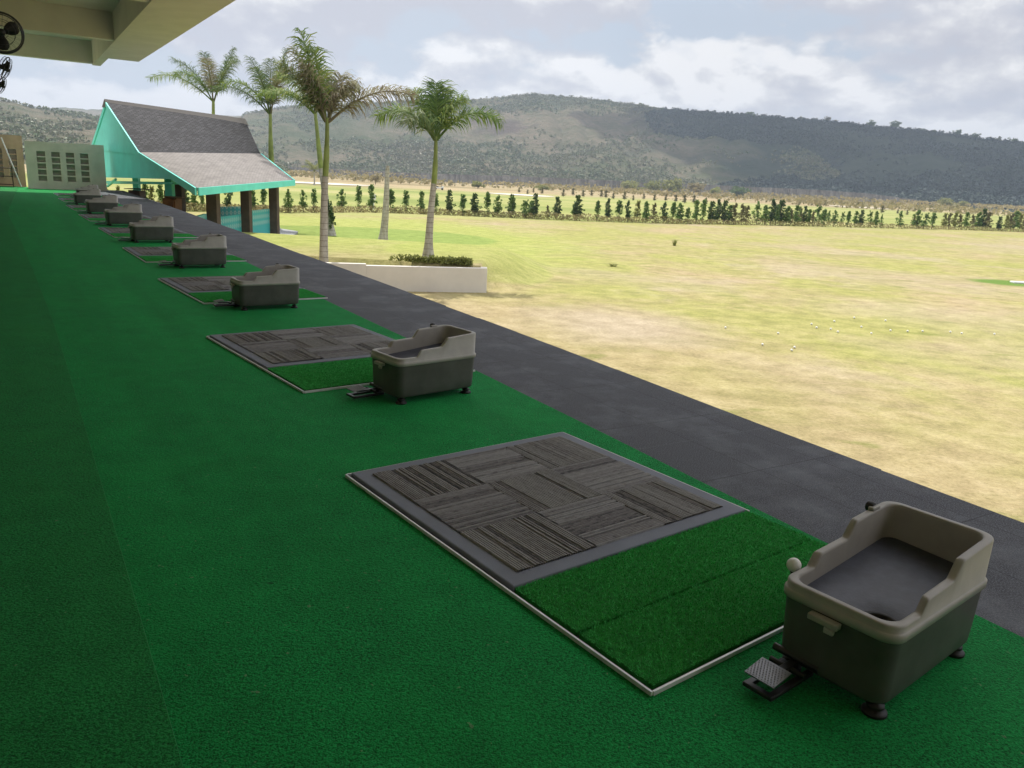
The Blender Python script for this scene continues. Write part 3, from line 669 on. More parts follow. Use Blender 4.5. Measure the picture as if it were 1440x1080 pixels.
# machine origins (near corner of the body on the deck), yaw, scale
MS = [((1.205, 2.150), .694, 1.0), ((-.80, 5.405), .727, 1.0)]
for (px, py, sc_) in ((338, 439, 1.0), (251, 379, 1.06), (188, 342.5, 1.09), (152, 318.5, 1.12), (124, 301.5, 1.15), (106, 288.5, 1.15), (109, 279, 1.10)):
    q = on(px, py); MS.append(((q.x, q.y), .62, sc_))
MT = [((-.839, 4.0), .663, 1.0), ((-2.881, 7.343), .672, 1.0), ((-4.95, 10.95), .64, 1.0)]
for (px, py, sc_) in ((174.5, 349, 1.04), (140, 321, 1.09), (112, 302, 1.13), (94, 289, 1.15), (83, 279, 1.15), (76, 272, 1.15)):
    q = on(px, py, .02); MT.append(((q.x, q.y), .60, sc_))
ordn = ['nearest', 'second', 'third', 'fourth', 'fifth', 'sixth', 'seventh', 'eighth', 'ninth']
for i, ((x, y), yaw, s) in enumerate(MS):
    o = mac0 if i == 0 else copy_tree(mac0)
    o.location = (x, y, .0205 if i == -1 else .012); o.rotation_euler = (0, 0, yaw); o.scale = (s, s, s)
    lab = {0: 'nearest ball dispenser, a white ball held at its far side',
           8: 'farthest ball dispenser, half hidden right in front of the grey screen wall'}.get(i, f'{ordn[i]} taupe and charcoal ball dispenser counted along the deck from the viewer')
    tag(o, lab, 'ball dispenser', 'ball dispensers in a row along the tee deck')
for i, ((x, y), yaw, s) in enumerate(MT):
    o = mat0 if i == 0 else copy_tree(mat0)
    n_ = Vector((math.sin(yaw), -math.cos(yaw), 0)); p_ = Vector((x, y, 0)) + n_ * (L1 + L2) * s
    o.location = (p_.x, p_.y, 0); o.rotation_euler = (0, 0, yaw); o.scale = (s, s, 1)
    lab = {0: 'nearest tee mat of striped carpet squares and two green turf strips'}.get(i, f'{ordn[i]} striped tee mat counted along the deck from the viewer')
    tag(o, lab, 'golf mat', 'striped tee mats along the deck')
# golf ball held at the nearest dispenser
Rm = Matrix.Translation((MS[0][0][0], MS[0][0][1], .012)) @ Matrix.Rotation(MS[0][1], 4, 'Z')
mb = MB(); mb.lathe([(.0255 * math.cos(a), .0255 * math.sin(a)) for a in np.linspace(-math.pi / 2, math.pi / 2, 17)], 28)
ballme = mb.mesh('golf_ball', M['ball'])
q = Rm @ Vector((.132, MWd + .030, .303 + .030))
tag(mobj('golf_ball', ballme, None, q), 'white golf ball held in a black cup beside the nearest ball dispenser', 'golf ball')
# balls lying out on the range
rb = random.Random(5)
mb = MB(); mb.lathe([(.03 * math.cos(a), .03 * math.sin(a)) for a in np.linspace(-math.pi / 2, math.pi / 2, 9)], 12); rbm = mb.mesh('range_ball', M['ball'])
bp_ = [(1072, 486), (1113, 494), (1117, 490), (1141, 457), (1148, 462), (1211, 461), (1168, 464), (1178, 468), (1252, 466), (1276, 467), (1297, 467), (1336, 468), (1352, 470), (1173, 453), (1201, 448), (1398, 471), (1225, 470), (1245, 452), (1020, 462), (1094, 470)]
for i, (px, py) in enumerate(bp_):
    q = on(px, py, G); o = mobj('range_ball', rbm, None, (q.x, q.y, gh(q.x, q.y) + .03))
    tag(o, 'white practice ball lying among others on the dry grass of the range', 'golf ball', 'practice balls scattered on the range')

# ------------------------------------------------------------------ pavilion
pv0 = atd(277, 264, 30.); E1L = atd(95, 250, 50.)
gd = Vector((E1L.x - pv0.x, E1L.y - pv0.y, 0)).normalized(); gnr = Vector((gd.y, -gd.x, 0));
if gnr.y < 0: gnr = -gnr
def onv(px, py, p0, shift=0.):                     # sight line meets vertical plane through p0 with normal gnr
    q0 = p0 + gnr * shift; r = ray(px, py); o_ = Vector((0, 0, EYE)); t_ = (q0 - o_).dot(gnr) / r.dot(gnr); return o_ + r * t_
pe1, pk1, pa1, pk1l = pv0, onv(197, 214, pv0), onv(150, 143, pv0), onv(130, 206, pv0)
pe1l = Vector((E1L.x, E1L.y, pe1.z + .3))
pe2 = atd(413, 253, 42.); pk2, pa2 = onv(366, 216, pe2), onv(345, 170, pe2)
pk2l = pa2 + (pk1l - pa1); pe2l = pk2l + (pe1l - pk1l)
print('pav', [tuple(round(c, 2) for c in p_) for p_ in (pe1, pk1, pa1, pk1l, pe1l, pe2, pk2, pa2, pk2l)])
pv = empty('pavilion', (pe1.x, pe1.y, G), 0, 'turquoise open pavilion with steep dark shingle roof and brown columns beyond the deck', 'pavilion')
PI_ = Matrix.Translation(-Vector(pv.location))
def PB(mb, name, mat_, parent=pv, **k):
    o = mb.build(name, mat_, parent, **k); o.matrix_parent_inverse = PI_ if parent is pv else Matrix.Identity(4); return o
def patch(mb, a, b_, c, d, th, n=14):          # gently warped roof plane, smooth
    for k_, (off_, fl_) in enumerate(((0, False), (th, True))):
        vs, fs, uv = [], [], []
        for i in range(n + 1):
            for j in range(n + 1):
                p0, p1 = a.lerp(b_, i / n), d.lerp(c, i / n); vs.append(p0.lerp(p1, j / n) - Vector((0, 0, off_)))
        lu, lv = (a - b_).length, (a - d).length
        for i in range(n):
            for j in range(n):
                f = (i * (n + 1) + j, (i + 1) * (n + 1) + j, (i + 1) * (n + 1) + j + 1, i * (n + 1) + j + 1); u_ = [(lu * (q // (n + 1)) / n, -lv * (q % (n + 1)) / n) for q in f]
                fs.append(f[::-1] if fl_ else f); uv.append(u_[::-1] if fl_ else u_)
        nv = (vs[fs[0][1]] - vs[fs[0][0]]).cross(vs[fs[0][2]] - vs[fs[0][0]])
        if (nv.z < 0) != fl_: fs = [f[::-1] for f in fs]; uv = [u_[::-1] for u_ in uv]
        mb.add(vs, fs, True, uv)
    P_ = [a, b_, c, d]
    for i in range(4):
        p_, q_ = P_[i], P_[(i + 1) % 4]; z_ = Vector((0, 0, th)); mb.add([p_, q_, q_ - z_, p_ - z_], [(0, 1, 2, 3)], uvs=[[(0, 0)] * 4])
mb = MB(); patch(mb, pa1, pa2, pk2, pk1, .12); patch(mb, pa1, pa2, pk2l, pk1l, .12); rf = PB(mb, 'upper_roof', M['shingle_dark'])
mb = MB(); patch(mb, pk1, pk2, pe2, pe1, .12); patch(mb, pk1l, pk2l, pe2l, pe1l, .12); PB(mb, 'lower_roof', M['shingle_lite'])
up = Vector((0, 0, 1))
mb = MB(); 
def ridgecap(a, b_, w=.28, h_=.12):
    d = (b_ - a).normalized(); s_ = d.cross(up).normalized()
    vs = [a - s_ * w - up * h_ * 2.2, a + up * h_, a + s_ * w - up * h_ * 2.2, b_ - s_ * w - up * h_ * 2.2, b_ + up * h_, b_ + s_ * w - up * h_ * 2.2]
    mb.add(vs, [(0, 1, 4, 3), (1, 2, 5, 4), (0, 2, 1), (3, 4, 5)])
ridgecap(pa1 - gnr * .1, pa2); PB(mb, 'ridge_cap', M['shingle_lite'])
# fascia boards
def board(mb, a, b_, dn, out, th=.06):
    o_ = out.normalized(); P = [a + o_ * .02, b_ + o_ * .02, b_ + o_ * .02 - dn, a + o_ * .02 - dn]; Q = [p_ + o_ * th for p_ in P]
    mb.add(P + Q, [(0, 1, 2, 3), (7, 6, 5, 4), (0, 4, 5, 1), (1, 5, 6, 2), (2, 6, 7, 3), (3, 7, 4, 0)])
mb = MB(); dz = Vector((0, 0, .28)); eo = Vector(((pe2 - pe1).y, -(pe2 - pe1).x, 0))
board(mb, pe1, pe2, dz, eo); board(mb, pk1, pe1, Vector((0, 0, .27)), -gnr); board(mb, pa1, pk1, Vector((0, 0, .22)), -gnr); board(mb, pa1, pk1l, Vector((0, 0, .22)), -gnr, .058); board(mb, pk1l, pe1l, dz, -gnr, .058)
board(mb, pe2, pk2, dz, gnr); PB(mb, 'fascia', M['turq'])
# gable panels
mb = MB(); a_, b_, c_ = pa1 - gnr * .03 - up * .1, pk1 - gnr * .03 - up * .12, pk1l - gnr * .03 - up * .12
mb.add([a_, b_, c_], [(0, 1, 2)]); mb.add([a_ + gnr * .1, b_ + gnr * .1, c_ + gnr * .1], [(2, 1, 0)]); PB(mb, 'gable', M['turq'])
mb = MB(); P = [onv(120, 209, pv0, .02), onv(198, 216, pv0, .02), onv(246, 252, pv0, .02), onv(132, 249, pv0, .02)]
mb.add(P + [p_ + gnr * .12 for p_ in P], [(0, 1, 2, 3), (7, 6, 5, 4), (3, 2, 6, 7), (0, 4, 5, 1), (1, 5, 6, 2)]); PB(mb, 'gable_wall', M['turq'])
mb = MB(); P = [onv(132, 254, pv0, .7), onv(243, 256, pv0, .7), onv(243, 259, pv0, .7), onv(132, 258, pv0, .7)]
mb.add(P + [p_ + gnr * .4 for p_ in P], [(0, 1, 2, 3), (7, 6, 5, 4), (3, 2, 6, 7), (0, 4, 5, 1), (1, 5, 6, 2)]); PB(mb, 'tie_beam', M['turq'])
mb = MB(); br = [onv(151, 262, pv0, .7), onv(163, 252, pv0, .7)]; mb.tube(br, .07, 4); PB(mb, 'brace', M['turq'])
# columns: (px left, px right, top py, depth)
def pcol(x0, x1, ytop, d, mat_, zb=G, w=None):
    a, b_ = atd(x0, ytop, d), atd(x1, ytop, d); w = (b_.x - a.x); top = (a.z + b_.z) / 2 + .25
    mb = MB(); mb.box(a.x, b_.x, d, d + w, zb, top); return PB(mb, 'column', mat_, bevel=.02)
pcol(289, 304, 277, 34, M['column_brown']); pcol(337.5, 350, 273, 38, M['column_brown']); pcol(377.5, 389, 268, 41.6, M['column_brown'])
pcol(242.5, 255, 264, 38.5, M['column_brown'])
pcol(230.5, 241, 252, 36.2, M['turq'], zb=atd(236, 276, 36.2).z); pcol(230.5, 241, 276, 36.21, M['column_brown'], zb=G).name = 'column_base'
pcol(186, 194, 256, 43, M['turq'], zb=-.3)
# pavilion floor and low walls
s1, s2 = atd(383, 333, 40.3), None
fl = [on(411, 333, G + .12), on(380, 344, G + .12)]
base = Vector((fl[1].x, fl[1].y, 0)); dl = (Vector((pe2.x, pe2.y, 0)) - Vector((pe1.x, pe1.y, 0))).normalized()
mb = MB(); P = [fl[0], fl[1], on(380, 344, G + .12) + Vector((1.5, -9, 0)) * .6, Vector((-15, 33.5, G + .12)), Vector((-19, 52, G + .12)), Vector((fl[0].x - .8, fl[0].y + 4, G + .12))]
mb.slabpoly(P, .3); PB(mb, 'pavilion_floor', M['slab'])
def breeze(xa, ya, da, xb, yb, db, zb=None, th=.12):
    a, b_ = atd(xa, ya, da), atd(xb, yb, db); z = max(a.z, b_.z); zb = G + .12
    a.z = b_.z = z; d = (b_ - a); ln = d.length; d.normalize(); q = Vector((-d.y, d.x, 0)) * th
    P = [Vector((a.x, a.y, zb)), Vector((b_.x, b_.y, zb)), Vector((b_.x, b_.y, z)), Vector((a.x, a.y, z))]
    h_ = z - zb; uv = [(0, 0), (ln, 0), (ln, h_), (0, h_)]; Q = [p_ + q for p_ in P]
    mb = MB(); mb.add(P + Q, [(0, 1, 2, 3), (7, 6, 5, 4), (3, 2, 6, 7), (0, 4, 5, 1), (1, 5, 6, 2), (0, 3, 7, 4)], uvs=[uv, uv[::-1]] + [[(0, 0)] * 4] * 4)
    PB(mb, 'breeze_wall', M['breeze'])
breeze(349, 297, 38.4, 379, 294, 41.6)
breeze(303, 309, 34.4, 339, 301, 38)
breeze(275, 305, 31.5, 291, 307, 33.9)
breeze(304, 291, 41, 345, 293, 43)
# counters
ct = empty('counter', atd(238, 292, 35.0) * 1, 0, 'orange brown wooden counter below the pavilion gable', 'counter')
ct.location.z = G
def cbox(parent, name, x0, x1, y0, y1, d, dd, mat_, zb=None):
    a, b_ = atd(x0, y0, d), atd(x1, y1, d); mb = MB(); mb.box(a.x, b_.x, d, d + dd, b_.z if zb is None else zb, a.z)
    o = mb.build(name, mat_, parent, .01); o.matrix_parent_inverse = Matrix.Translation(-Vector(parent.location)); return o
cbox(ct, 'cabinet', 228, 247, 278.5, 300, 34.6, .7, M['wood'], G); cbox(ct, 'counter_top', 224, 250, 276.5, 278.3, 34.4, 1.0, M['wood'])
mb = MB(); a, b_, c_ = atd(243, 283, 34.55), atd(248, 278.6, 34.55), atd(243, 296, 34.55); mb.tube([c_, a, b_], .05, 4); o = mb.build('frame_strut', M['wood'], ct); o.matrix_parent_inverse = Matrix.Translation(-Vector(ct.location))
ct = empty('counter', (atd(190, 270, 42).x, 42, G), 0, 'dark brown counter with a wide dark top, left of the wooden counter', 'counter')
cbox(ct, 'cabinet', 180, 198, 267.3, 300, 42, .7, M['column_brown'], G); cbox(ct, 'counter_top', 174, 203, 264.8, 267.2, 41.7, 1.2, M['dark_wood'])

# ------------------------------------------------------------------ planter wall with hedge
pl = empty('planter_wall', (WA.x, WA.y, G), 0, 'low off-white planter wall with a step in its top edge, right beyond the deck', 'wall')
PLI = Matrix.Translation(-Vector(pl.location))
wd = Vector((WBp.x - WA.x, WBp.y - WA.y, 0)).normalized()
zt1 = atd(600, 373, WA.y - .1).z; zt2 = atd(500, 366, WA.y - .2).z
stepx = on(517, 409, G); ln = 3.95
a = Vector((WA.x, WA.y, 0)); s_ = a + wd * (atd(517, 372, WBp.y).x - WA.x) / wd.x; e_ = a + wd * 11
mb = MB(); mb.quadbox(a, s_, .22, G - .3, zt1); pl_a = mb.build('wall_low', M['planter'], pl, .012); pl_a.matrix_parent_inverse = PLI
mb = MB(); mb.quadbox(s_, e_, .22, G - .3, zt2); w_ = mb.build('wall_high', M['planter'], pl, .012); w_.matrix_parent_inverse = PLI
mb = MB(); bk = Vector((-.05, .35, 0)); mb.quadbox(a + Vector((-.11, .11, 0)), a + bk + Vector((-.05, 0, 0)), .2, G - .3, zt1 - .003); w_ = mb.build('wall_end', M['planter'], pl, .012); w_.matrix_parent_inverse = PLI

# ------------------------------------------------------------------ foliage helpers
def leaf_cloud(P, size, rng, elong=1.6, updroop=0.):
    n = len(P); d = rng.normal(size=(n, 3)); d /= np.linalg.norm(d, axis=1)[:, None]; d[:, 2] = d[:, 2] * .7 + updroop; d /= np.linalg.norm(d, axis=1)[:, None]
    r_ = rng.normal(size=(n, 3)); s = np.cross(d, r_); s /= np.linalg.norm(s, axis=1)[:, None]
    sz = size * rng.uniform(.6, 1.3, n)[:, None]
    a, b_, c, e = P - d * sz * elong * .5, P + s * sz * .5, P + d * sz * elong * .5, P - s * sz * .5
    V = np.stack([a, b_, c, e], 1).reshape(-1, 3); return V, np.arange(4 * n).reshape(-1, 4)
def clumps(centers, radii, per, rng):
    C = np.repeat(centers, per, 0); Rr = np.repeat(radii, per, 0); d = rng.normal(size=C.shape); d /= np.linalg.norm(d, axis=1)[:, None]
    return C + d * Rr * (rng.uniform(.25, 1, len(C)) ** .5)[:, None]

# ------------------------------------------------------------------ palms
def frond(parent, base, az, el, length, droop, mat_, rng, leaf=.62, dens=46, plume=.55):
    n = 14; pts = []; p_ = Vector(base); d = Vector((math.cos(az) * math.cos(el), math.sin(az) * math.cos(el), math.sin(el)))
    hz = Vector((math.cos(az), math.sin(az), 0)); e_ = el
    for i in range(n + 1):
        pts.append(p_.copy()); s_ = i / n; e2_ = el - droop * (s_ ** 1.7); dd = hz * math.cos(e2_) + Vector((0, 0, math.sin(e2_))); p_ = p_ + dd * length / n
    mb = MB(); mb.tube(pts, [.045 * (1 - .85 * i / n) + .004 for i in range(n + 1)], 5, False)
    side0 = hz.cross(Vector((0, 0, 1)))
    V_, F_ = [], []
    for k in range(dens):
        s_ = .16 + .84 * (k + .5) / dens; x = s_ * n; i = min(int(x), n - 1); q = pts[i].lerp(pts[i + 1], x - i); tg = (pts[i + 1] - pts[i]).normalized()
        up_ = side0.cross(tg).normalized(); 
        if up_.z < 0: up_ = -up_
        ll = leaf * (.55 + .75 * math.sin(math.pi * min(1, s_ * .92 + .04)) ** .6) * (1 if s_ < .85 else 1.25 - (s_ - .85) * 3)
        for sg in (-1, 1):
            for rep in range(2):
                tilt = rng.uniform(-plume, plume * 1.4); l_ = ll * rng.uniform(.75, 1.15)
                dr = (side0 * sg * math.cos(tilt) + up_ * math.sin(tilt)) * .8 + tg * rng.uniform(.35, .75); dr.normalize()
                w = .018 * rng.uniform(.7, 1.2); wv = tg.cross(dr).cross(dr).normalized() * w if tg.cross(dr).length > .05 else up_ * w
                p1 = q + dr * l_ * .45; d2 = (dr + Vector((0, 0, -.75 * rng.uniform(.5, 1.3)))).normalized(); p2 = p1 + d2 * l_ * .35; d3 = (d2 + Vector((0, 0, -.9))).normalized(); p3 = p2 + d3 * l_ * .3
                b0 = len(V_); V_ += [q - wv * .5, q + wv * .5, p1 - wv, p1 + wv, p2 - wv * .7, p2 + wv * .7, p3]
                F_ += [(b0, b0 + 1, b0 + 3, b0 + 2), (b0 + 2, b0 + 3, b0 + 5, b0 + 4), (b0 + 4, b0 + 5, b0 + 6)]
    mb.add(V_, F_); return mb.build('frond', mat_, parent)
def palm(base, top, r0, grey_frac, fronds, label, seed, mat_main='frond', crownshaft=True):
    rng = random.Random(seed); base, top = Vector(base), Vector(top)
    o = empty('royal_palm' if fronds else 'bare_palm_trunk', base, 0, label, 'palm tree' if fronds else 'tree trunk', 'royal palms beyond the deck' if fronds else None)
    v = top - base; H_ = v.length; pts, rad = [], []
    for i in range(15):
        s_ = i / 14 * grey_frac; bend = Vector((.10 * math.sin(s_ * 3 + seed), 0, 0)) * s_; pts.append(v * s_ + bend)
        rad.append(r0 * (1.0 + .9 * math.exp(-s_ * 14) + .10 * math.sin(s_ * 3.2)) * (1 - .55 * s_))
    pts[0] = pts[0] - Vector((0, 0, .15))
    mb = MB(); mb.tube(pts, rad, 14); mb.build('trunk', M['trunk'], o)
    if not fronds: return o
    p2, r2 = [pts[-1] + v.normalized() * -.02], [rad[-1] * .92]
    for i in range(1, 8):
        s_ = grey_frac + (1 - grey_frac) * i / 7; p2.append(v * s_ + Vector((.10 * math.sin(s_ * 3 + seed), 0, 0)) * s_ * (1 - i / 7)); r2.append(rad[-1] * (.92 - .35 * i / 7 + (.12 if 1 <= i <= 3 else 0)))
    mb = MB(); mb.tube(p2, r2, 12); mb.build('crownshaft', M['shaft'], o)
    for (az, el, ln_, dr, mk) in fronds:
        frond(o, v + Vector((0, 0, -.12)) + Vector((math.cos(R(az)), math.sin(R(az)), 0)) * .04, R(az), R(el), ln_, R(dr), M[mk], rng)
    return o
def zg(p_): return Vector((p_.x, p_.y, float(gh(p_.x, p_.y))))
# azimuth: 0 = to the right, 90 = away, 180 = left, 270 = towards the viewer
b5 = zg(on(602, 362, G + .8)); t5 = atd(613, 192, b5.y)
palm(b5, t5, .135, .62, [(4, 52, 2.5, 100, 'frond'), (176, 54, 2.35, 105, 'frond'), (150, 72, 1.9, 40, 'frond'), (75, 80, 1.9, 35, 'frond'), (20, 74, 1.7, 45, 'frond'), (100, 84, 2.0, 30, 'frond'), (240, 50, 1.9, 105, 'frond_mid')],
     'rightmost royal palm with full green crown and pale trunk behind the planter hedge', 5)
b4 = zg(on(455, 364, G + .8)); t4 = atd(460, 166, b4.y)
palm(b4, t4, .14, .66, [(8, 42, 2.9, 66, 'frond_dry'), (172, 68, 2.3, 10, 'frond_dry'), (165, 74, 2.75, 4, 'frond'), (150, 80, 2.2, 10, 'frond'), (186, 58, 2.1, 20, 'frond_mid'), (200, 74, 1.7, 20, 'frond_dry'), (60, 80, 1.6, 40, 'frond_dry'), (20, 74, 1.5, 60, 'frond_dry')],
     'tallest royal palm with ragged brown and green fronds, in front of the others', 4)
b3 = zg(on(465, 331, G)); t3 = atd(443, 157, b3.y)
palm(b3, t3, .19, .55, [(183, 42, 3.4, 80, 'frond'), (165, 62, 3.1, 60, 'frond'), (120, 76, 3.0, 40, 'frond_mid'), (220, 48, 2.9, 95, 'frond'), (60, 78, 2.6, 40, 'frond_mid'), (20, 66, 2.3, 70, 'frond_mid'), (300, 66, 2.4, 80, 'frond_mid')],
     'royal palm leaning left, its trunk partly hidden behind the tallest palm', 3)
b2 = zg(atd(386, 330, 49)); b2.z = G; t2 = atd(380, 158, 49)
palm(b2, t2, .2, .55, [(178, 46, 4.0, 85, 'frond_mid'), (150, 74, 3.6, 30, 'frond_mid'), (100, 82, 3.4, 30, 'frond_mid'), (10, 80, 3.8, 15, 'frond_mid'), (60, 76, 3.2, 40, 'frond_dry'), (260, 72, 3.1, 60, 'frond_mid'), (325, 74, 3.1, 45, 'frond_dry'), (200, 62, 3.3, 95, 'frond')],
     'royal palm rising behind the right end of the pavilion roof', 2)
b1 = atd(303, 330, 54); b1.z = G; t1 = atd(300, 140, 54)
palm(b1, t1, .2, .55, [(176, 40, 4.6, 70, 'frond'), (165, 58, 4.0, 50, 'frond_mid'), (130, 76, 3.4, 30, 'frond_mid'), (20, 72, 3.6, 10, 'frond_mid'), (60, 70, 3.5, 30, 'frond_mid'), (280, 72, 3.0, 50, 'frond_dry'), (340, 66, 3.2, 35, 'frond_mid'), (220, 62, 3.0, 90, 'frond')],
     'leftmost royal palm, only its crown showing above the pavilion roof', 1)
bs = zg(on(538, 343, G)); ts = atd(548, 233, bs.y)
palm(bs, ts, .20, 1.0, [], 'bare leaning grey palm trunk without a crown, between the two nearest palms', 8)

# hedge plants on top of the planter
rng = np.random.default_rng(4); P = []
a2 = atd(662, 368, WA.y + .45); b2_ = atd(521, 372, WBp.y + .75)
nq = 900
for k in range(nq):
    s_ = rng.random(); x = a2.x + (b2_.x - a2.x) * s_; y = a2.y + (b2_.y - a2.y) * s_ + rng.uniform(-.3, .35); hh = rng.uniform(.08, .22)
    for i in range(9): P.append((x + rng.normal(0, .03), y + rng.normal(0, .03), float(gh(x, y)) + hh * (i + 1) / 9 + .02))
V_, F_ = leaf_cloud(np.array(P), .055, rng, 2.2, .8)
tag(mobj('hedge', npmesh('hedge', V_, F_, M['hedge'])), 'low row of yellow green plants along the top of the planter wall', 'hedge', kind='stuff')

# ------------------------------------------------------------------ fence trees
def col_tree_meshes(seed, leafmat_, sparse=1., bend=0.):
    rng = np.random.default_rng(seed); n = int(62 * sparse)
    c = []; r_ = []
    for k in range(n):
        z = rng.uniform(.16, .98); w = .115 * (1 - abs(z - .40) * 1.3) + .02
        c.append((rng.normal(0, w * .55) + bend * z * z, rng.normal(0, w * .55), z)); r_.append([w * .55, w * .55, .06])
    P = clumps(np.array(c), np.array(r_), 14, rng); V_, F_ = leaf_cloud(P, .042, rng, 1.8, -.35)
    crown = npmesh('crown', V_, F_, leafmat_)
    mb = MB(); mb.tube([(0, 0, -.02), (.01, 0, .4), (bend * .8, 0, .9)], [.014, .011, .005], 5); return mb.mesh('trunk', M['bark']), crown
CT = [col_tree_meshes(20, M['leaf']), col_tree_meshes(21, M['leaf'], .8), col_tree_meshes(22, M['leaf_dark'], 1.1), col_tree_meshes(23, M['leaf'], .55, .12), col_tree_meshes(24, M['leaf_brown'], .7), col_tree_meshes(25, M['leaf_yellow'], .9)]
def za(l): return [(400 + x / 4.114, 230 + t_ / 4.114, w) for x, t_, w in l]
def zb_(l): return [(720 + x / 4.114, 230 + t_ / 4.114, w) for x, t_, w in l]
def zc(l): return [(1050 + x / 3.692, 240 + t_ / 3.692, w) for x, t_, w in l]
FT = za([(25, 145, 3), (107, 155, 0), (172, 148, 1), (333, 150, 0), (430, 130, 1), (505, 122, 0), (615, 150, 1), (702, 158, 1), (790, 160, 0), (875, 175, 1), (952, 155, 2), (1030, 180, 1), (1098, 175, 2), (1172, 165, 1), (1233, 185, 0), (1310, 180, 2), (1388, 205, 3), (1428, 215, 0)])
FT += zb_([(0, 190, 1), (72, 210, 3), (105, 220, 0), (130, 175, 2), (205, 240, 4), (258, 195, 2), (375, 185, 2), (363, 220, 0), (490, 215, 1), (550, 205, 2), (615, 215, 1), (665, 215, 2), (722, 215, 5), (770, 220, 0), (815, 225, 4), (875, 225, 2), (927, 225, 1), (965, 230, 0), (1012, 255, 1), (1060, 210, 0), (1100, 210, 1), (1148, 220, 2), (1185, 210, 2), (1222, 215, 2), (1253, 240, 0), (1280, 225, 4), (1325, 230, 4), (1350, 240, 4), (1415, 215, 3)])
FT += zc([(90, 180, 0), (125, 150, 2), (150, 175, 0), (170, 155, 2), (205, 185, 0), (225, 195, 4), (250, 180, 0), (272, 185, 4), (295, 185, 2), (320, 200, 0), (340, 210, 4), (370, 175, 3), (395, 200, 1), (420, 205, 3), (450, 205, 0), (487, 210, 3), (522, 210, 1), (560, 210, 0), (590, 205, 2), (640, 205, 3), (665, 210, 0), (695, 225, 3), (790, 205, 3), (860, 225, 4), (880, 205, 0), (917, 215, 3), (960, 220, 1), (1020, 220, 5), (1045, 218, 4), (1075, 214, 5), (1100, 222, 4), (1130, 215, 0), (1165, 225, 4), (1195, 215, 0), (1220, 200, 2), (1248, 212, 4), (1305, 240, 2), (1340, 230, 5), (1365, 220, 4), (1385, 210, 0), (1412, 225, 5), (1432, 235, 4), (1470, 215, 0), (1500, 225, 4), (1540, 215, 1)])
FT += [(168, 262, 5), (205, 258, 0), (215, 262, 5), (227, 260, 1), (262, 262, 2), (273, 266, 0), (285, 270, 1), (322, 262, 2), (357, 268, 0), (371, 262, 1), (405, 265, 3), (150, 262, 5)]
fb = [(400, 299), (520, 299), (650, 303.5), (800, 310), (950, 315), (1050, 317), (1200, 320), (1440, 327), (1600, 334)]
fbx = [a for a, _ in fb]; fby = [b for _, b in fb]
desc = ['green columnar tree', 'slim green columnar tree', 'dense dark green columnar tree', 'sparse bent sapling', 'brownish half-bare columnar tree', 'yellowish green columnar tree']
rr = random.Random(9)
FT.sort()
def ordinal(n): return f'{n}' + ('th' if 10 <= n % 100 <= 20 else {1: 'st', 2: 'nd', 3: 'rd'}.get(n % 10, 'th'))
for i, (px, ptop, k) in enumerate(FT):
    by = np.interp(px, fbx, fby) if px > 400 else 299 + (px - 400) * .02
    q = on(px, by - 1 + rr.uniform(-.6, .6), G); top = atd(px, ptop, q.y); hgt = max(1.0, top.z - G)
    wf = rr.uniform(.9, 1.25) * min(1, 3.0 / hgt) * 1.15
    o = empty('fence_tree', (q.x, q.y, G), rr.uniform(0, 6.28)); o.scale = (hgt * wf, hgt * wf, hgt)
    mobj('trunk', CT[k][0], o); mobj('crown', CT[k][1], o)
    where = ('seen under the pavilion roof' if px < 400 else 'between the pavilion and the rightmost palm' if px < 603 else 'just right of the rightmost palm' if px < 750 else 'in the middle of the row' if px < 985 else 'in the dense part of the row' if px < 1145 else 'in the right part of the row' if px < 1320 else 'at the right end of the row')
    ss = [q_ for q_ in FT if (q_[2] == k)]; idx = ss.index((px, ptop, k)) + 1
    cnt = {1: 'first', 2: 'second', 3: 'third'}.get(idx, f'{idx}th')
    tag(o, f'{desc[k]}, {ordinal(i + 1)} tree from the left in the fence row', 'tree', 'columnar trees along the range fence')
# undergrowth along the fence
rng = np.random.default_rng(12); P = []
for k in range(18000):
    px = rng.uniform(120, 1620); by = np.interp(px, fbx, fby) if px > 400 else 299 + (px - 400) * .02
    q = on(px, by - .4, G); d_ = rng.uniform(-.6, 1.2); env = .35 + .45 * abs(noise.noise(Vector((px * .02, 0, 0)))) ; P.append((q.x + FN.x * d_, q.y + FN.y * d_, G + rng.uniform(0, env * 1.3)))
V_, F_ = leaf_cloud(np.array(P), .11, rng, 1.8, .5)
tag(mobj('undergrowth', npmesh('undergrowth', V_, F_, M['undergrowth'])), 'rough straw and green undergrowth along the fence line', 'undergrowth', kind='stuff')
# climbing plant beside the leaning palm, weed tufts
def bush(name, loc, rx, rz, n, leafs, mat_, label, cat, seed, size=None, group=None, trunk=True):
    rng = np.random.default_rng(seed); nc_ = max(5, n // 30)
    c = rng.normal(0, .42, (nc_, 3)) * np.array([rx, rx, rz * .45]) + np.array([0, 0, rz * .58]); c[:, 2] = np.clip(c[:, 2], rz * .18, rz)
    P = clumps(c, np.tile([rx * .33, rx * .33, rz * .16], (nc_, 1)), n // nc_, rng); V_, F_ = leaf_cloud(P, size or rx * .12, rng, 1.6)
    if not trunk: return tag(mobj(name, npmesh(name, V_, F_, mat_), None, loc), label, cat, group)
    o = empty(name, loc, 0, label, cat, group); mobj('crown', npmesh('crown', V_, F_, mat_), o)
    mb = MB(); mb.tube([(0, 0, -.05), (0, 0, rz * .35), (rx * .1, 0, rz * .75)], [rx * .07, rx * .05, rx * .02], 6)
    for k in range(3):
        a = k * 2.1; mb.tube([(0, 0, rz * .3), (math.cos(a) * rx * .5, math.sin(a) * rx * .5, rz * .7)], [rx * .035, rx * .012], 5)
    mb.build('trunk', M['bark'], o); return o
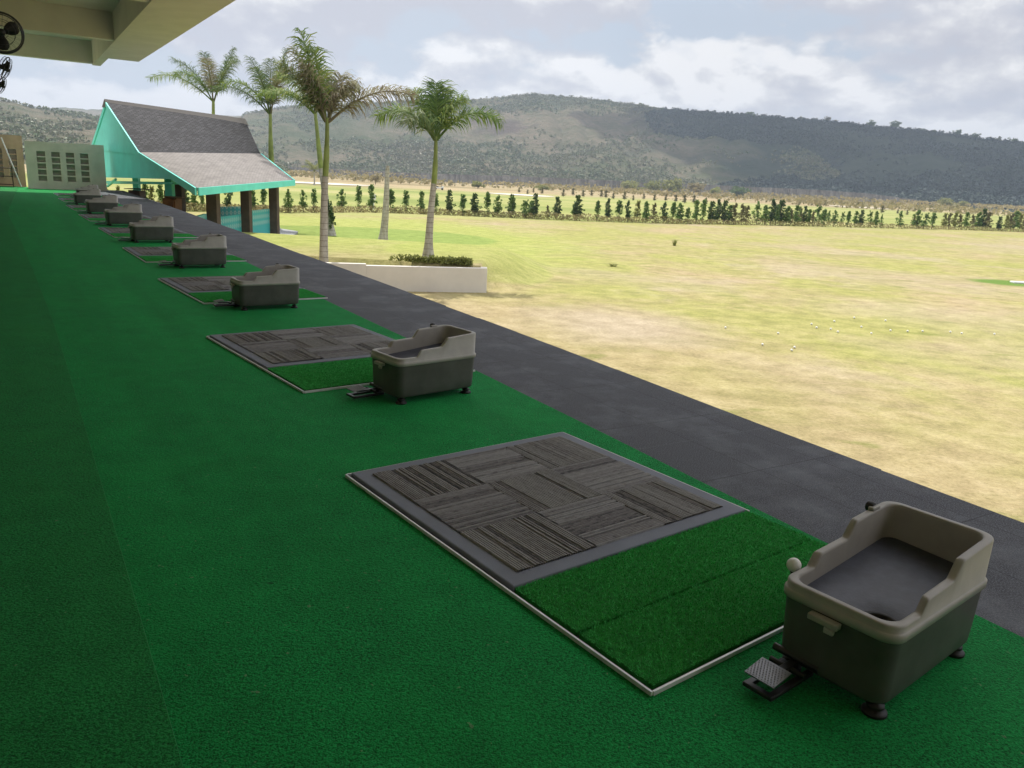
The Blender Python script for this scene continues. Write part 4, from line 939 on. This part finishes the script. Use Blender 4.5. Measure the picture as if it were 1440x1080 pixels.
q = zg(on(463, 331, G)); bush('shrub', (q.x + .12, q.y - .1, q.z), .24, 2.0, 500, 0, M['leaf_dark'], 'leafy dark plant climbing at the foot of the leaning palm', 'shrub', 41, .09)
def tuft(px, py, h_, r_, n, seed, lab):
    q = on(px, py, G); rng = random.Random(seed); mb = MB()
    for k in range(n):
        a = rng.uniform(0, 6.28); d = Vector((math.cos(a), math.sin(a), 0)); w = Vector((-d.y, d.x, 0)) * .012; b0 = d * rng.uniform(0, r_ * .35); hh = h_ * rng.uniform(.5, 1); sp_ = rng.uniform(.3, 1) * r_
        p1 = b0 + d * sp_ * .4 + Vector((0, 0, hh * .65)); p2 = b0 + d * sp_ + Vector((0, 0, hh))
        mb.add([b0 - w - Vector((0, 0, .03)), b0 + w - Vector((0, 0, .03)), p1 + w, p1 - w, p2], [(0, 1, 2, 3), (3, 2, 4)])
    mb.tube([(0, 0, -.04), (0, 0, .05)], r_ * .2, 6)
    tag(mb.build('weed', M['leaf_yellow'], None, loc=tuple(q)), lab, 'weed')
tuft(948, 346, .5, .28, 60, 1, 'lone yellow green weed standing on the open range')
tuft(862, 374, .16, .4, 60, 2, 'low spreading weed on the range right of the tee bank')

# distant trees of the flats: (px, base py, top py, width px, mat)
DTr = [(885, 273, 255, 26, 'leaf_yellow', 'round yellow green tree, leftmost of the four in the scrub beyond the fairway'), (918, 273, 253, 24, 'leaf_yellow', 'second round yellow green tree from the left beyond the fairway'), (947, 273, 253, 28, 'leaf_yellow', 'third and widest yellow green tree beyond the fairway'),
       (977, 275, 257, 22, 'undergrowth', 'straw coloured tree, rightmost of the four beyond the fairway'), (1037, 276, 264, 24, 'leaf_dark', 'dark green bush right of the straw coloured tree'), (672, 268, 256, 18, 'leaf_yellow', 'yellow bush beyond the fairway, right of the rightmost palm'),
       (763, 271, 260, 16, 'leaf_yellow', 'small yellow bush behind the right bunker'), (1328, 292, 276, 20, 'leaf_yellow', 'pale feathery tree at the foot of the shaded hill, right'), (1352, 291, 282, 16, 'leaf_yellow', 'low pale bush just right of the feathery tree'), (528, 262, 245, 14, 'undergrowth', 'thin straw coloured tree just left of the bare trunk'),
       (1225, 291, 285, 12, 'leaf_dark', 'small dark bush beyond the right part of the fairway'), (1005, 270, 262, 16, 'hedge', 'small green bush beyond the straw coloured tree')]
for i, (px, by, ty, wpx, mk, lab) in enumerate(DTr):
    hy = 240 + (px - 420) * .053; dist = min(430, (EYE - G) * F / max(4, by - hy)); b_ = atd(px, by, dist); b_.z = G; tp = atd(px, ty, dist); rx = wpx / F * dist * .55
    bush('tree', tuple(b_), rx, tp.z - G, 900, 0, M[mk], lab, 'tree', 60 + i, rx * .13)
# small yellow palm beyond
bq = atd(442, 260, 190); bq.z = G; tq_ = atd(442, 240, 190)
palm(bq, tq_, .18, .9, [(a, e, 3.2, 70, 'leaf_yellow') for a, e in ((0, 40), (60, 60), (120, 50), (180, 40), (240, 60), (300, 45), (20, 75), (200, 75))], 'small yellow palm far beyond the fence', 14)
# saplings in rows past the fence
rr = random.Random(3)
sapl = col_tree_meshes(77, M['leaf_brown'], .8)
for i, x in enumerate([730, 742, 750, 762, 792, 806, 820, 832, 845, 852, 862, 878, 890, 905, 920, 936, 950, 962, 975, 992, 1240, 1262, 1275, 1290]):
    hy = 240 + (x - 420) * .053; b_ = on(x, hy + 16 + rr.uniform(-2, 2), G); o = empty('sapling', b_, rr.random() * 6, f'small brownish sapling in the planted rows past the fence, {i + 1}th from the left', 'sapling', 'saplings planted past the fence'); s = rr.uniform(1.2, 2.2); o.scale = (s * 2, s * 2, s)
    mobj('trunk', sapl[0], o); mobj('crown', sapl[1], o)

# bunkers
def blob(name, px, py, rx, ry, lab, seed):
    c = on(px, py, G + .0); rng = random.Random(seed); mb = MB(); vs = [(c.x, c.y, G + .13)]
    for k in range(40):
        a = 2 * math.pi * k / 40; r_ = 1 + .18 * math.sin(2 * a + seed) + .08 * math.sin(5 * a); vs.append((c.x + math.cos(a) * rx * r_, c.y + math.sin(a) * ry * r_, G + .10))
    mb.add(vs, [(0, i + 1, (i + 1) % 40 + 1) for i in range(40)]); tag(mb.build(name, M['sand']), kind='structure')
blob('sand_bunker', 446, 258, 11, 14, '', 1); blob('sand_bunker', 733, 274.5, 7, 9, '', 2); blob('sand_bunker', 1205, 291.5, 12, 10, '', 4); 
q = on(1437, 399, G); mb = MB(); mb.box(-.5, .5, -.2, .2, 0, .1); tag(mb.build('yardage_marker', M['white'], None, .04, loc=(q.x, q.y, G)), 'flat white yardage marker lying in the green patch at the right edge', 'marker')
# golf cart far behind the rightmost palm
q = on(617, 267, G); gc = empty('golf_cart', q, R(10), 'tiny pale golf cart beyond the fence, right beside the rightmost palm trunk', 'golf cart')
gc.scale = (1.1, 1.1, 1.1)
mb = MB(); mb.box(-1.1, 1.1, -.55, .55, .3, .62); mb.box(.65, 1.15, -.5, .5, .62, .85); mb.build('body', M['white'], gc, .08)
mb = MB(); mb.box(-.7, -.1, -.5, .5, .62, .82); mb.box(-.8, -.66, -.5, .5, .8, 1.15); mb.build('seat', M['black'], gc, .04)
mb = MB(); mb.box(-.95, .75, -.58, .58, 1.72, 1.8); mb.build('canopy', M['slab'], gc, .03)
for (x, y) in ((-.85, -.5), (-.85, .5), (.65, -.5), (.65, .5)):
    mb = MB(); mb.tube([(x, y, .6), (x, y, 1.73)], .025, 5); mb.build('canopy_post', M['black_metal'], gc)
for (x, y) in ((-.75, -.5), (-.75, .5), (.8, -.5), (.8, .5)):
    mb = MB(); mb.lathe([(0, -.09), (.2, -.09), (.24, -.05), (.24, .05), (.2, .09), (0, .09)], 14, Matrix.Translation((x, y, .24)) @ Matrix.Rotation(R(90), 4, 'X')); mb.build('wheel', M['black'], gc)
q = on(527, 295, G); mb = MB(); mb.box(-.05, .05, -.05, .05, 0, 1.5); mb.box(-.22, .22, -.07, -.052, 1.0, 1.5); tag(mb.build('sign_post', M['white'], None, .01, loc=(q.x, q.y - .6, G)), 'small white board on a post before the fence trees, left of the bare trunk', 'sign')

# ------------------------------------------------------------------ hills
def hill(name, ridge, rbase, rridge, az0, az1, na, nr_, amp, seed, mat_, pw=1.15, back=1.5):
    az = np.linspace(az0, az1, na); raz = np.array([math.atan2(ray(*p_).x, ray(*p_).y) for p_ in ridge]); rel = np.array([ray(*p_).z / math.hypot(ray(*p_).x, ray(*p_).y) for p_ in ridge])
    el = np.interp(az, raz, rel); V_ = np.zeros((nr_, na, 3))
    for j in range(nr_):
        s = j / (nr_ - 1)
        for i in range(na):
            a = az[i]; f = s / .8
            r_ = rbase + (rridge - rbase) * f; hr = max(0, EYE + el[i] * rridge - G)
            if f <= 1: z = hr * (f ** pw)
            else: z = hr * max(0, 1 - (f - 1) * back) 
            x, y = r_ * math.sin(a), r_ * math.cos(a)
            env = math.sin(math.pi * min(1, f * .97)) if f <= 1 else .1
            nn = noise.fractal(Vector((x * .006 + seed, y * .006, 0)), .9, 2.1, 6); rd = abs(noise.noise(Vector((a * 26 + seed + nn * .6, f * 1.3, 3)))) - .25
            z += env * amp * hr * (nn * .6 + rd * .9)
            if f > .9: z += noise.noise(Vector((a * 180, seed, f * 3))) * hr * .012
            V_[j, i] = (x, y, G - .5 + max(0, z))
    I = (np.arange(nr_ - 1)[:, None] * na + np.arange(na - 1)[None]).ravel()
    me = npmesh(name, V_.reshape(-1, 3), np.stack([I, I + 1, I + 1 + na, I + na], 1), mat_, True)
    tag(mobj(name, me), kind='structure'); return V_
HR = [(300, 236), (318, 185), (333, 166), (350, 158), (400, 150), (470, 146), (560, 142), (640, 140), (695, 137), (740, 132), (790, 134), (850, 140), (930, 151), (1060, 160), (1200, 173), (1320, 185), (1440, 201), (1600, 222), (1900, 270)]
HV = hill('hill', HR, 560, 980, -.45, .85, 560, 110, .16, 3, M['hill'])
HL = hill('left_hill', [(-500, 90), (-200, 118), (0, 141), (20, 143), (40, 150), (60, 153), (130, 163), (200, 173), (300, 190), (380, 215), (420, 240)], 330, 720, -.85, -.22, 260, 70, .13, 8, M['hill'], .9)
hill('far_hill', [(-500, 150), (0, 153), (60, 152), (90, 150), (120, 153), (150, 153), (200, 157), (260, 158), (330, 162), (420, 166), (500, 175), (620, 220)], 950, 1600, -.9, -.1, 200, 40, .10, 15, M['hill'])
# woodland on the slopes: many small crowns as one mass
def crowns(name, HVx, n, seed, size, mat_, lo=.03, hi=.8, side=None, label=''):
    rng = np.random.default_rng(seed); nr_, na, _ = HVx.shape; C = []
    while len(C) < n:
        j = int(rng.uniform(lo, hi) * (nr_ - 1)); i = int(rng.uniform(0, na - 1)); p_ = HVx[j, i] + (HVx[j + 1, i + 1] - HVx[j, i]) * rng.random()
        if p_[2] < G + .5: continue
        dn = noise.fractal(Vector((p_[0] * .008, p_[1] * .008, seed)), .9, 2, 4)
        f = j / (nr_ - 1) / .8
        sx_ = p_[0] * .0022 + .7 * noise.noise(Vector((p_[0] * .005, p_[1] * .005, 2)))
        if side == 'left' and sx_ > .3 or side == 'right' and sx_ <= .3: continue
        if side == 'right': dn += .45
        if rng.random() > .25 + 1.1 * dn + (.75 if f < .14 else 0) + (.5 if f > .95 else 0): continue
        C.append((*p_, rng.uniform(.5, 1.2) * size))
    C = np.array(C); per = 16; c = np.repeat(C[:, :3], per, 0); s_ = np.repeat(C[:, 3], per)[:, None]
    d = rng.normal(size=c.shape); d /= np.linalg.norm(d, axis=1)[:, None]; P = c + d * s_ * np.array([.5, .5, .42]) + np.array([0, 0, 1.]) * s_ * .35
    V_, F_ = leaf_cloud(P, 1., rng, 1.4); k = np.repeat(s_[:, 0] * .42, 4)[:, None]; V_ = np.repeat(P, 4, 0) + (V_ - np.repeat(P, 4, 0)) * k
    tag(mobj(name, npmesh(name, V_, F_, mat_)), label, 'woodland', kind='stuff')
crowns('hill_forest_shaded', HV, 19000, 15, 2.7, M['forest'], side='right', label='dark green forest on the right half of the long hill, its colour darkened for cloud shade')
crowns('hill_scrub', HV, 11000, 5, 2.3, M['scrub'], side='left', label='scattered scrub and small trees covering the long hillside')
crowns('left_hill_scrub', HL, 6500, 6, 2.8, M['scrub'], label='green scrub covering the low hill at the left')
# trees standing out on the ridge
for i, (px, py, w, mk) in enumerate([(848, 137, 9, 'leaf_dark'), (931, 149, 10, 'leaf_dark'), (1055, 157, 14, 'leaf_dark'), (1126, 160, 7, 'scrub'), (1163, 163, 11, 'leaf_brown'), (1175, 165, 7, 'leaf_brown'), (1224, 172, 16, 'leaf_dark'), (1258, 173, 18, 'leaf_dark'), (1295, 178, 8, 'leaf_dark'), (1312, 181, 10, 'leaf_dark'), (1345, 184, 14, 'leaf_dark'), (1371, 187, 12, 'leaf_dark'), (1402, 194, 14, 'scrub'), (1425, 197, 16, 'leaf_dark'), (745, 132, 10, 'scrub'), (36, 146, 10, 'scrub')]):
    dd = 975 if px > 100 else 715; c = atd(px, py + 5, 1); az = math.atan2(c.x, c.y); p_ = atd(px, py + 8, dd * math.cos(az)); rx = w / F * dd * .34
    bush('ridge_tree', tuple(p_), rx, rx * 1.5, 900, 0, M[mk], f'tree on the hill ridge, number {i + 1} counted from the left' if px > 100 else 'tree on the ridge of the low left hill', 'tree', 100 + i, rx * .15, 'trees on the ridge')
for i, o in enumerate(sorted([o for o in bpy.data.objects if o.name.startswith('ridge_tree') and o.get('label') and 'long' not in o['label'] and o.location.x > -300], key=lambda o: math.atan2(o.location.x, o.location.y))):
    o['label'] = f'{["first","second","third","fourth","fifth","sixth","seventh","eighth","ninth","tenth","eleventh","twelfth","thirteenth","fourteenth","fifteenth","sixteenth"][i]} tree from the left standing out on the long ridge'
# eroded bank at the foot of the hill
rng = np.random.default_rng(2); mb = MB()
bt = [(380, 235, 238), (430, 235, 240), (520, 240, 245), (600, 244, 248), (700, 247, 250), (800, 251, 254), (900, 256, 259), (1000, 260, 264), (1060, 263, 269), (1150, 267, 273), (1220, 272, 277), (1290, 281, 284)]
vs = []; nb_ = 260
for k in range(nb_):
    px = 380 + (1290 - 380) * k / (nb_ - 1); ty = np.interp(px, [a for a, _, _ in bt], [b for _, b, _ in bt]); by = np.interp(px, [a for a, _, _ in bt], [c for _, _, c in bt])
    dd = 470 + 8 * noise.noise(Vector((px * .05, 1, 0))) + 3 * noise.noise(Vector((px * .4, 1, 0))); T_ = atd(px, ty + .8 * noise.noise(Vector((px * .3, 5, 0))), dd + 3); B_ = atd(px, by, dd); B_.z = G - .5
    vs += [tuple(B_), tuple(T_), (T_.x * 1.25, T_.y * 1.25, G + 3)]
mb.add(vs, [(3 * i + j, 3 * i + 3 + j, 3 * i + 4 + j, 3 * i + 1 + j) for i in range(nb_ - 1) for j in range(2)]); 
tag(mb.build('river_bank', M['bank']), kind='structure')
# scrub on the flats before the bank and on its top
P = []; rng = np.random.default_rng(31)
while len(P) < 26000:
    a = rng.uniform(-.62, .75); r_ = rng.uniform(300, 620) ; x, y = r_ * math.sin(a), r_ * math.cos(a)
    dn = noise.fractal(Vector((x * .012, y * .03, 4)), .9, 2, 4)
    if rng.random() > .12 + 1.3 * dn + (.3 if 470 < r_ < 600 else 0): continue
    zt = G + rng.uniform(0, 1.6 if r_ < 465 else 1.2); 
    if r_ > 466: 
        px_ = 720 + math.tan(a) * F; zt += max(0, 1.8)
    for q_ in range(5): P.append((x + rng.normal(0, 1.3), y + rng.normal(0, 1.3), zt + rng.uniform(0, 1.0)))
V_, F_ = leaf_cloud(np.array(P), .95, rng, 1.5)
tag(mobj('flat_scrub', npmesh('flat_scrub', V_, F_, M['undergrowth'])), 'dry scrub on the flats before the hill', 'scrub', kind='stuff')

# ------------------------------------------------------------------ sky, sun, clouds, haze
SUN_EL, SUNV = R(60), Vector((-.42, .907, 0)).normalized()
SD = Vector((SUNV.x * math.cos(SUN_EL), SUNV.y * math.cos(SUN_EL), math.sin(SUN_EL)))
sl = bpy.data.lights.new('sun', 'SUN'); sl.energy = 3.3; sl.angle = R(.6); sl.color = (1, .955, .88)
so = bpy.data.objects.new('sun', sl); COL.objects.link(so); so.rotation_euler = (-SD).to_track_quat('-Z', 'Y').to_euler()
w = bpy.data.worlds.new('World'); sc.world = w; w.use_nodes = True; t = w.node_tree
bg = t.nodes['Background']; sky = N(t, 'ShaderNodeTexSky', sky_type='NISHITA', sun_disc=False)
sky.sun_elevation = SUN_EL; sky.sun_rotation = math.atan2(SD.x, SD.y); sky.air_density = 1.2; sky.dust_density = 2.5; sky.ozone_density = 1.5
tc = N(t, 'ShaderNodeTexCoord').outputs['Generated']; s = N(t, 'ShaderNodeSeparateXYZ'); L(t, tc, s.inputs[0])
def cl(dz_, sc1, st=(1, 1, 1.9), o_=(0, 0, 0), det=9, ro=.55):
    v = vmap(t, tc, st, (0, 0, 0), (o_[0], o_[1], o_[2] + dz_ * st[2]))
    n = N(t, 'ShaderNodeTexNoise', Scale=sc1, Detail=det, Roughness=ro, Distortion=.1); L(t, v, n.inputs['Vector']); return n.outputs[0]
O_ = (1.3, 4.2, .4)
n1 = mth(t, 'ADD', mth(t, 'MULTIPLY', cl(0, 4.6, o_=O_), .72), mth(t, 'MULTIPLY', cl(0, 9, o_=(5, 2, 1)), .3))
n2 = mth(t, 'ADD', mth(t, 'MULTIPLY', cl(.03, 4.6, o_=O_), .72), mth(t, 'MULTIPLY', cl(.02, 9, o_=(5, 2, 1)), .3))
dens = ramp(t, n1, [(.445, 0.), (.475, .75), (.51, 1.)])
shade = mth(t, 'SUBTRACT', n1, n2)
ccol = ramp(t, mth(t, 'ADD', mth(t, 'MULTIPLY', shade, 7.5), .42), [(.1, (3.55, 3.6, 4.0)), (.45, (4.15, 4.18, 4.45)), (.70, (5.0, 5.0, 5.1)), (.9, (6.0, 5.95, 5.95))])
skyc = mix(t, .85, sky.outputs[0], (3.0, 3.5, 4.2))
veil = cl(0, 1.6, (1, 1, 2.5), (7, 1, 0), 7, .6)
skyc = mix(t, ramp(t, veil, [(.35, .05), (.65, .65)]), skyc, (3.6, 3.8, 4.2))
col = mix(t, dens, skyc, ccol)
hzf = ramp(t, s.outputs[2], [(0., .55), (.10, 0.)]); col = mix(t, hzf, col, (3.7, 3.85, 4.2))
col = mix(t, 1.0, col, ramp(t, s.outputs[2], [(.27, (1, 1, 1)), (.55, (1.9, 1.85, 1.8))]), 'MULTIPLY')   # upper sky, out of view, brightened to add light on the deck
L(t, col, bg.inputs[0]); bg.inputs[1].default_value = .115

def cloud(name, c, rx, ry, rz, seed):
    import bmesh
    bm = bmesh.new(); bmesh.ops.create_icosphere(bm, subdivisions=5, radius=1)
    for v in bm.verts:
        n = v.co.normalized(); k = 1 + .38 * noise.fractal(n * 1.7 + Vector((seed, 0, 0)), .9, 2, 5); v.co = Vector((n.x * rx * k, n.y * ry * k, n.z * rz * k * (1 if n.z > 0 else .4)))
    me = bpy.data.meshes.new(name); bm.to_mesh(me); bm.free(); me.materials.append(M['cloud'])
    for p_ in me.polygons: p_.use_smooth = True
    tag(mobj(name, me, None, c), kind='structure')
M['cloud'] = simple('cloud_white', (.9, .9, .9), 1, .02)
for (tx, ty, tz, rx, ry, sd) in ((520, 730, 50, 400, 185, 3), (210, 830, 40, 130, 100, 9), (330, 640, 20, 160, 60, 5)):
    s_ = (520 - tz) / SD.z; cloud('cloud', (tx + SD.x * s_, ty + SD.y * s_, 520), rx, ry, 40, sd)
# air
mb = MB(); mb.box(-2000, 2000, -200, 2100, G - 6, 190); hz_ = mb.build('haze', []); tag(hz_, kind='stuff')
hm = bpy.data.materials.new('haze'); hm.use_nodes = True; t = hm.node_tree; t.nodes.clear()
out = t.nodes.new('ShaderNodeOutputMaterial'); pv_ = t.nodes.new('ShaderNodeVolumePrincipled'); pv_.inputs['Color'].default_value = (.70, .82, 1, 1); pv_.inputs['Density'].default_value = .00032; pv_.inputs['Anisotropy'].default_value = .2
L(t, pv_.outputs[0], out.inputs['Volume']); hz_.data.materials.append(hm)

sc.view_settings.view_transform = 'Standard'; sc.view_settings.look = 'None'; sc.view_settings.exposure = .55; sc.view_settings.gamma = 1
